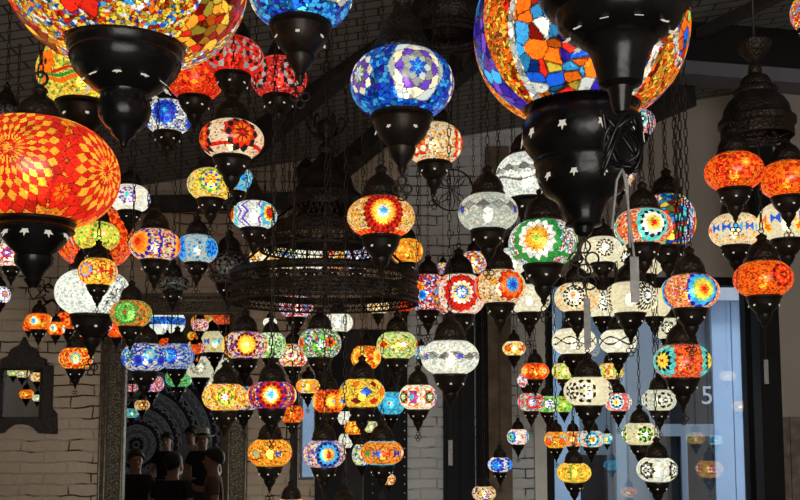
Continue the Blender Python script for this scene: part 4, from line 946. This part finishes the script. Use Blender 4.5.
q = MB(); q.tube([(0, 0, ZC(306)), (0, 0, ZC(138))], .012, 8); q.build('stem', M_METAL, CHN, smooth=True)
for i in range(6):       # curled petals of the top knot
    a = 2 * PI * i / 6; ca, sa = math.cos(a), math.sin(a); q = MB()
    q.tube([(ca * r * kc, sa * r * kc, ZC(y)) for r, y in ((3, 136), (10, 133), (17, 126), (20, 118), (16, 113), (12, 117), (13, 122))], .005, 6, rs=[.007, .007, .006, .006, .005, .004, .003]); q.build('scroll', M_METAL, CHN, smooth=True)
q = MB(); q.lathe([(.3 * kc, ZC(112)), (6 * kc, ZC(116)), (11 * kc, ZC(121)), (6 * kc, ZC(127)), (3 * kc, ZC(140))], 16); q.build('top_boss', M_METAL, CHN, smooth=True)
add_chain(CHN, ZC(113), ceil_z(CHP.x, CHP.y) - CHP.z + .01, lw=.036, ll=.066, wire=.0055)

# ------------------------------------------------------------------ other dark hangers
def hanger(name, label, px, t, prof, rose=None, fringe=None, chains=True, cat='hanger'):
    p = at(px, prof[-1][1], t); kk = t / F; z = lambda py: at(px, py, t).z - p.z
    r_ = empty(name, p); tag(r_, label, cat)
    b = MB(); b.lathe([(r * kk, z(y)) for r, y in prof], 40); sharp_smooth(b.build('dome', M_FILI, r_), 40)
    if fringe:
        q = MB(); lattice(q, fringe[0] * kk, z(fringe[2]), z(fringe[1]), 40, .003); q.build('fringe', M_FILI, r_)
    top = z(prof[0][1])
    if rose:
        b = MB(); b.lathe([(rr * kk, z(y)) for rr, y in rose], 28); b.build('ceiling_rose', M_FILI, r_, smooth=True)
    add_chain(r_, top, ceil_z(p.x, p.y) - p.z + .01) if not rose else add_cord(r_, top, ceil_z(p.x, p.y) - p.z + .01, .006, 'rod')
    return r_
HG = hanger('lamp_hanger', 'dark tiered dome hanger carrying the orange-red lamps on the right', 757, HANG_T,
    [(3, 60), (6, 64), (7, 70), (6, 72), (12, 76), (15, 81), (15, 85), (20, 88), (21, 92), (20, 94), (27, 101), (31, 108), (32, 113), (33, 117), (37, 121), (37, 126), (34, 128), (34, 130)],
    rose=[(17, 40), (17, 42), (14, 49), (8, 56), (3, 59), (2, 64)], fringe=(33, 130, 137))
for l in LAMPS:
    if l['group'] == G_TW:
        p = at(l['px'], l['py'], l['t']); q = MB(); d = Vector((p.x - HP.x, p.y - HP.y, 0)); e = d.normalized() * min(.11, d.length * .5)
        q.tube([(e.x, e.y, .006), ((e.x + d.x) / 2, (e.y + d.y) / 2, -.012), (d.x, d.y, .012)], .006, 6); q.build('arm', M_METAL, HG, smooth=True)
hanger('lamp_hanger', 'wide dark domed hanger cut by the top edge beside the giant shard globe', 447, 3.5,
    [(4, -60), (10, -40), (14, -32), (22, -10), (34, 2), (36, 8), (40, 12), (41, 22), (38, 27), (38, 30)], fringe=(37, 30, 40))
hanger('candle_cup', 'small dark inverted cone cup on a cord right of the large blue globe', 463, 4.6, [(13, 54), (13, 56), (9, 62), (4, 67), (2, 70)], cat='cup')
hanger('candle_cup', 'small dark inverted cone cup left of the domed cap, above the turquoise-eyed lamp', 354, 4.9, [(2, 148), (9, 152), (11, 158), (7, 164), (2, 168)], cat='cup')
hanger('hanging_basket', 'small brown wire basket shape hanging left of the chandelier dome', 306, 4.75, [(2, 158), (5, 161), (10, 168), (11, 171), (10, 176), (8, 183), (4, 188)], cat='basket')
# bare chains that carry nothing in view, straight and long
for px, py0, t, lb in ((683, 246, 3.4, 'long bare iron chain hanging beside the tall multicoloured globe'), (677, 240, 3.55, 'thin bare iron chain just left of the long one by the tall multicoloured globe'),
                       (271, 228, 4.9, 'long bare iron chain right of the white and violet zigzag lamp'), (282, 225, 4.7, 'bare chain beside the left of the chandelier drum'), (289, 222, 4.6, 'bare chain nearest the chandelier drum at left'),
                       (432, 130, 3.9, 'bare chain hanging left below the wide domed hanger'), (449, 200, 4.1, 'bare chain below the wide domed hanger')):
    p = at(px, py0, t); r_ = empty('hanging_chain', p); tag(r_, lb, 'chain', 'bare chains from the ceiling'); add_chain(r_, 0, ceil_z(p.x, p.y) - p.z + .01, lw=.02, ll=.045, wire=.003)
# flat pierced metal stars hanging dark in the middle
for px, py, w, t, lb in ((452, 190, 42, 5.3, 'dark pierced metal star hanging left of the frosted white grey-leaf lamp'),):
    p = at(px, py, t); R = w / 2 * t / F; r_ = empty('star_ornament', p); tag(r_, lb, 'ornament'); q = MB()
    for i in range(8):
        a = PI * i / 4; q.tube([(0, 0, 0), (math.cos(a - .25) * R * .55, 0, math.sin(a - .25) * R * .55), (math.cos(a) * R, 0, math.sin(a) * R), (math.cos(a + .25) * R * .55, 0, math.sin(a + .25) * R * .55)], .004, 5, closed=True)
    q.tube([(math.cos(a) * R, 0, math.sin(a) * R) for a in np.linspace(0, 2 * PI, 33)[:-1]], .005, 5, closed=True); q.build('star_grille', M_METAL, r_, smooth=True); add_cord(r_, R, ceil_z(p.x, p.y) - p.z + .01, .003)

# scroll arms and vine of the wall cluster
p = at(60, 300, 5.35); SC = empty('wall_bracket', p); tag(SC, 'dark scrolled metal bracket above the tiny orange lamps on the brick wall', 'bracket')
kk = 5.35 / F
def scroll(pts, nm='scroll'):
    q = MB(); q.tube([((x - 60) * kk, 0, -(y - 300) * kk) for x, y in pts], .007, 6, rs=[.009] * (len(pts) - 2) + [.007, .005]); q.build(nm, M_METAL, SC, smooth=True)
scroll([(60, 318), (62, 306), (58, 296), (54, 289), (48, 284), (44, 286), (45, 291), (49, 292)]); scroll([(60, 306), (53, 300), (46, 302), (42, 297), (46, 294)]); scroll([(40, 316), (43, 306), (52, 300)], 'arm'); scroll([(68, 314), (64, 306), (60, 304)], 'arm')
q = MB(); pts = [(33, 300), (28, 291), (28, 284), (32, 278), (38, 277), (43, 280), (44, 287), (40, 293), (36, 297)]
q.tube([((x - 60) * kk, 0, -(y - 300) * kk) for x, y in pts], .004, 5, closed=True)
for e in ((30, 283), (36, 278), (43, 284), (40, 293)): q.tube([((36 - 60) * kk, 0, -(287 - 300) * kk), ((e[0] - 60) * kk, 0, -(e[1] - 300) * kk)], .003, 4)
q.build('leaf_grille', M_METAL, SC, smooth=True)
q = MB(); q.tube([(0, 0, 0), (0, atY(60, 300, YW).y - p.y + .02, 0)], .012, 8); q.build('wall_rod', M_METAL, SC)

# ------------------------------------------------------------------ behind the camera: what the tall mirror shows
def tapestry():
    cxm, czm, y = -4.24, 1.33, YF + .06
    x0, x1, z0, z1 = -5.35, -2.9, .06, 3.0; nx, nz = 200, 240
    X = np.linspace(x0, x1, nx + 1); Z = np.linspace(z0, z1, nz + 1); XX, ZZ = np.meshgrid(X, Z)
    YY = y + .02 * np.sin(XX * 9) * (ZZ - z0) / 3
    V = np.stack([XX - cxm, YY - y, ZZ - z1], -1).reshape(-1, 3); w = nx + 1
    i = np.arange(nz)[:, None]; j = np.arange(nx)[None, :]
    Fq = np.stack([i * w + j + 1, i * w + j, (i + 1) * w + j, (i + 1) * w + j + 1], -1).reshape(-1, 4)
    x = (X[:-1] + X[1:])[None, :] / 2 - cxm + 0 * (Z[:-1, None]); z = (Z[:-1] + Z[1:])[:, None] / 2 - czm + 0 * X[None, :-1]
    x = x.ravel(); z = z.ravel(); r = np.hypot(x, z); th = np.arctan2(z, x)
    navy = np.array((.045, .065, .13)); pale = np.array((.80, .84, .9)); mid = np.array((.30, .39, .58))
    C = np.where(((np.floor(r / .15) % 2) == 0)[:, None], navy, mid)
    for rad, n, wd in ((.12, 8, .08), (.24, 12, .08), (.38, 18, .09), (.52, 24, .09), (.66, 28, .10), (.80, 32, .10), (.96, 36, .12), (1.12, 44, .12), (1.28, 48, .12), (1.44, 56, .1)):
        pet = np.abs(np.sin(th * n / 2)); m = np.abs(r - rad - wd * .5 * pet) < .015; C = np.where(m[:, None], pale, C)
        m2 = np.abs(r - rad + .07) < .010; C = np.where(m2[:, None], pale, C)
        dot = (np.abs(r - rad - wd * .35) < .03) & (pet > .9); C = np.where(dot[:, None], mid * 1.6, C)
    C = np.where(((r > 1.62))[:, None], navy, C)
    o = mesh_np('wall_tapestry', V, Fq, None, None, True, (cxm, y, z1))
    m, nt, out = mat('printed_cotton'); a = N(nt, 'ShaderNodeAttribute', attribute_type='GEOMETRY', attribute_name='Col'); b = N(nt, 'ShaderNodeBsdfPrincipled'); b.inputs['Roughness'].default_value = .95
    nt.links.new(a.outputs['Color'], b.inputs['Base Color']); nt.links.new(b.outputs[0], out.inputs[0]); o.data.materials.append(m)
    at_ = o.data.attributes.new('Col', 'FLOAT_COLOR', 'FACE'); at_.data.foreach_set('color', np.concatenate([C, np.ones((len(C), 1))], 1).astype(np.float32).ravel())
    so = o.modifiers.new('s', 'SOLIDIFY'); so.thickness = .004
    tag(o, 'navy and pale blue mandala tapestry reflected in the tall mirror behind the people', 'tapestry')
tapestry()

def skin_mesh(name, verts, edges, root_i, m, parent, sub=2):
    me = bpy.data.meshes.new(name); me.from_pydata([v[:3] for v in verts], edges, []); me.update()
    tmp = bpy.data.objects.new(name, me); COL.objects.link(tmp)
    md = tmp.modifiers.new('skin', 'SKIN'); md.use_smooth_shade = True
    sl = me.skin_vertices[0].data if me.skin_vertices else None
    if sl is None:
        bm = bmesh.new(); bm.from_mesh(me); bm.verts.layers.skin.verify(); bm.to_mesh(me); bm.free(); sl = me.skin_vertices[0].data
    for i, v in enumerate(verts):
        sl[i].radius = (v[3], v[4] if len(v) > 4 else v[3]); sl[i].use_root = (i == root_i)
    sb = tmp.modifiers.new('sub', 'SUBSURF'); sb.levels = sub; sb.render_levels = sub
    dg = bpy.context.evaluated_depsgraph_get(); dg.update()
    out = bpy.data.meshes.new_from_object(tmp.evaluated_get(dg)); bpy.data.objects.remove(tmp)
    out.materials.clear(); out.materials.append(m); o = bpy.data.objects.new(name, out); COL.objects.link(o); o.parent = parent
    out.polygons.foreach_set('use_smooth', [True] * len(out.polygons)); return o
def person(label, loc, rz, hz, skin, shirt, trousers, hair, long_hair=False, hat=None, arms='down', cap=None):
    """hz = height of the head's centre above the floor; local -y is where the person faces"""
    k = hz / 1.60; R_ = empty('person', (loc[0], loc[1], 0), rz); R_.scale = (k, k, k); tag(R_, label, 'person', 'people reflected in the tall mirror')
    ms = simple('skin', skin, rough=.55); mh = simple('hair', hair, rough=.6, noise=.4, nscale=60, bump=.5)
    if arms == 'down': el, wr, hd = (.235, .03, 1.13), (.25, -.06, .90), (.25, -.09, .82)
    elif arms == 'up': el, wr, hd = (.26, -.10, 1.20), (.16, -.26, 1.38), (.13, -.30, 1.46)
    else: el, wr, hd = (.25, -.02, 1.14), (.17, -.25, 1.08), (.13, -.32, 1.08)
    V = [(0, 0, .95, .15, .10), (0, .01, 1.12, .125, .095), (0, 0, 1.32, .15, .10), (0, .01, 1.44, .085, .07), (0, .004, 1.495, .060, .060), (0, -.014, 1.56, .070, .078), (0, -.004, 1.625, .083, .100), (0, .004, 1.69, .074, .090)]
    E = [(i, i + 1) for i in range(7)]
    for s in (-1, 1):
        b0 = len(V); V += [(s * .165, .01, 1.405, .055), (s * el[0], el[1], el[2], .042), (s * wr[0], wr[1], wr[2], .028), (s * hd[0], hd[1], hd[2], .036, .02)]
        E += [(2, b0), (b0, b0 + 1), (b0 + 1, b0 + 2), (b0 + 2, b0 + 3)]
        d = (Vector(hd) - Vector(wr)).normalized(); side = Vector((1, 0, 0)) if abs(d.x) < .8 else Vector((0, 1, 0)); side = (side - d * side.dot(d)).normalized(); pal_n = d.cross(side)
        for q, (off, ln) in enumerate(((-.027, .062), (-.009, .074), (.010, .070), (.027, .055), (-.045, .035))):
            p0 = Vector(hd) + side * off + d * (.012 if q < 4 else -.03); p1 = p0 + d * ln * .55 + side * (0 if q < 4 else -.012); p2 = p1 + d * ln * .45 + pal_n * .012
            f0 = len(V)
            for p in (p0, p1, p2): V.append((s * p.x, p.y, p.z, .0095))
            E += [(b0 + 3, f0), (f0, f0 + 1), (f0 + 1, f0 + 2)]
        b1 = len(V); V += [(s * .09, 0, .87, .095), (s * .10, -.01, .50, .062), (s * .10, .02, .10, .042), (s * .11, -.13, .035, .036, .03)]
        E += [(0, b1), (b1, b1 + 1), (b1 + 1, b1 + 2), (b1 + 2, b1 + 3)]
    body = skin_mesh('body', V, E, 0, ms, R_)
    # face: nose, ears, brow and lips grown into the body mesh
    bm = bmesh.new(); bm.from_mesh(body.data)
    def ell(c, r):
        g = bmesh.ops.create_uvsphere(bm, u_segments=10, v_segments=7, radius=1); bmesh.ops.scale(bm, vec=r, verts=g['verts']); bmesh.ops.translate(bm, vec=c, verts=g['verts'])
    ell((0, -.094, 1.603), (.012, .020, .024)); ell((0, -.086, 1.570), (.024, .010, .007)); ell((0, -.070, 1.545), (.028, .022, .020))
    for s in (-1, 1): ell((s * .078, .008, 1.61), (.010, .018, .030)); ell((s * .03, -.076, 1.650), (.024, .014, .008))
    bm.to_mesh(body.data); bm.free(); body.data.polygons.foreach_set('use_smooth', [True] * len(body.data.polygons))
    for s in (-1, 1):
        b = MB(); b.lathe([(.0005, .008), (.008, .004), (.0095, 0), (.008, -.004), (.0005, -.008)], 10, (s * .030, -.088, 1.628)); b.build('eye', simple('dark_eye', (.03, .02, .015), rough=.3), body, smooth=True)
    # hair shell
    rr = .094; pr = []
    vs = []; fs = []; n1, n2 = 20, 12
    for i in range(n2 + 1):
        for j in range(n1):
            a = 2 * PI * j / n1; back = .5 - .5 * math.sin(a) * -1     # 1 at the back (+y)
            tmax = math.radians(60 + 72 * (.5 + .5 * math.sin(a)) ** .8 + (25 if long_hair else 0) * (.5 + .5 * math.sin(a))); t = tmax * i / n2
            vs.append((math.cos(a) * math.sin(t) * .100, math.sin(a) * math.sin(t) * .120 + .008, 1.645 + math.cos(t) * .118))
    fs = [(i * n1 + j, i * n1 + (j + 1) % n1, (i + 1) * n1 + (j + 1) % n1, (i + 1) * n1 + j) for i in range(n2) for j in range(n1)]
    q = MB(); q.add(vs, [f[::-1] for f in fs])
    if long_hair: q.tube([(0, .085, 1.66), (0, .105, 1.58), (0, .10, 1.48), (0, .10, 1.36)], .05, 10, rs=[.06, .07, .065, .03])
    h_ = q.build('hair', mh, R_, smooth=True); so = h_.modifiers.new('s', 'SOLIDIFY'); so.thickness = .008
    # shirt and trousers
    mshirt = simple('shirt_cloth', shirt, rough=.9, noise=.15, nscale=12); mt = simple('trouser_cloth', trousers, rough=.9)
    V = [(0, 0, .88, .17, .12), (0, .01, 1.12, .155, .122), (0, 0, 1.33, .190, .128), (0, .01, 1.455, .115, .095)]; E = [(0, 1), (1, 2), (2, 3)]
    for s in (-1, 1):
        b0 = len(V); m_ = Vector((s * .165, .01, 1.405)).lerp(Vector((s * el[0], el[1], el[2])), .6); V += [(s * .165, .01, 1.40, .068), (m_.x, m_.y, m_.z, .062)]; E += [(2, b0), (b0, b0 + 1)]
    skin_mesh('shirt', V, E, 0, mshirt, R_)
    V = [(0, 0, .98, .155, .11)]; E = []
    for s in (-1, 1):
        b0 = len(V); V += [(s * .09, 0, .86, .108), (s * .10, -.01, .50, .078), (s * .10, .02, .12, .062)]; E += [(0, b0), (b0, b0 + 1), (b0 + 1, b0 + 2)]
    skin_mesh('trousers', V, E, 0, mt, R_)
    ms2 = simple('shoe', (.03, .03, .03), rough=.5)
    for s in (-1, 1):
        q = MB(); q.lathe([(.001, .045), (.03, .04), (.047, .02), (.05, 0), (.05, -.03), (.001, -.03)], 14); o = q.build('shoe', ms2, R_, smooth=True); o.scale = (1, 2.5, 1.3); o.location = (s * .11, -.05, .04)
    if hat:
        q = MB(); q.lathe([(.0005, 1.80), (.03, 1.795), (.05, 1.805), (.075, 1.80), (.085, 1.775), (.094, 1.71), (.10, 1.69), (.145, 1.682), (.165, 1.69), (.165, 1.684), (.14, 1.676), (.09, 1.68)], 24, (0, .01, -.01))
        ho = q.build('hat', simple('straw_hat', hat, rough=.8), R_, smooth=True); q = MB(); q.lathe([(.1015, 1.688), (.098, 1.715), (.096, 1.722)], 24, (0, .01, -.01)); q.build('hat_band', simple('hat_ribbon', (.01, .01, .01), rough=.7), ho, smooth=True)
    if cap:
        q = MB(); q.lathe([(.0005, 1.745), (.05, 1.738), (.085, 1.71), (.098, 1.66), (.10, 1.645)], 20, (0, .008, 0)); q.add([(-.06, -.08, 1.655), (.06, -.08, 1.655), (.05, -.17, 1.645), (-.05, -.17, 1.645), (-.06, -.08, 1.661), (.06, -.08, 1.661), (.05, -.17, 1.651), (-.05, -.17, 1.651)], [(3, 2, 1, 0), (4, 5, 6, 7), (0, 1, 5, 4), (1, 2, 6, 5), (2, 3, 7, 6), (3, 0, 4, 7)]); q.build('cap', simple('cap_cloth', cap, rough=.9), R_, smooth=True)
    return R_
def mirrored(vx, vy, tv):
    p = at(vx, vy, tv); return (p.x, 2 * YM - p.y), p.z
TAN = (.45, .26, .18); DK = (.012, .010, .010)
for vx, vy, tv, rz, lab, kw in (
    (167, 442, 12.9, PI, 'woman with tied dark hair and a sleeveless black top, facing the mirror', dict(skin=(.55, .33, .24), shirt=DK, trousers=(.02, .02, .03), hair=DK, arms='mid')),
    (203, 441, 12.3, PI - .15, 'man in a white fedora with black band and dark shirt', dict(skin=(.38, .22, .15), shirt=(.012, .014, .022), trousers=(.05, .05, .06), hair=DK, hat=(.62, .58, .50), arms='mid')),
    (191, 436, 13.3, PI + .5, 'person in a dark olive cap and white shirt behind the man in the fedora', dict(skin=(.35, .2, .14), shirt=(.55, .53, .50), trousers=(.04, .04, .05), hair=DK, cap=(.06, .055, .04))),
    (136, 462, 9.4, PI - .5, 'person with short dark hair and black top at the lower left of the mirror', dict(skin=TAN, shirt=DK, trousers=(.05, .05, .07), hair=(.02, .015, .012), arms='mid')),
    (173, 466, 8.6, .2, 'person with very dark hair seen from behind at the centre of the mirror', dict(skin=TAN, shirt=(.02, .02, .025), trousers=(.03, .03, .04), hair=(.006, .005, .005))),
    (213, 462, 8.8, -PI / 2 - .2, 'person in a dusty pink top turned left at the right edge of the mirror', dict(skin=TAN, shirt=(.22, .12, .11), trousers=(.04, .04, .05), hair=DK))):
    (x, y), z = mirrored(vx, vy, tv); person(lab, (x, y), rz, z, **kw)
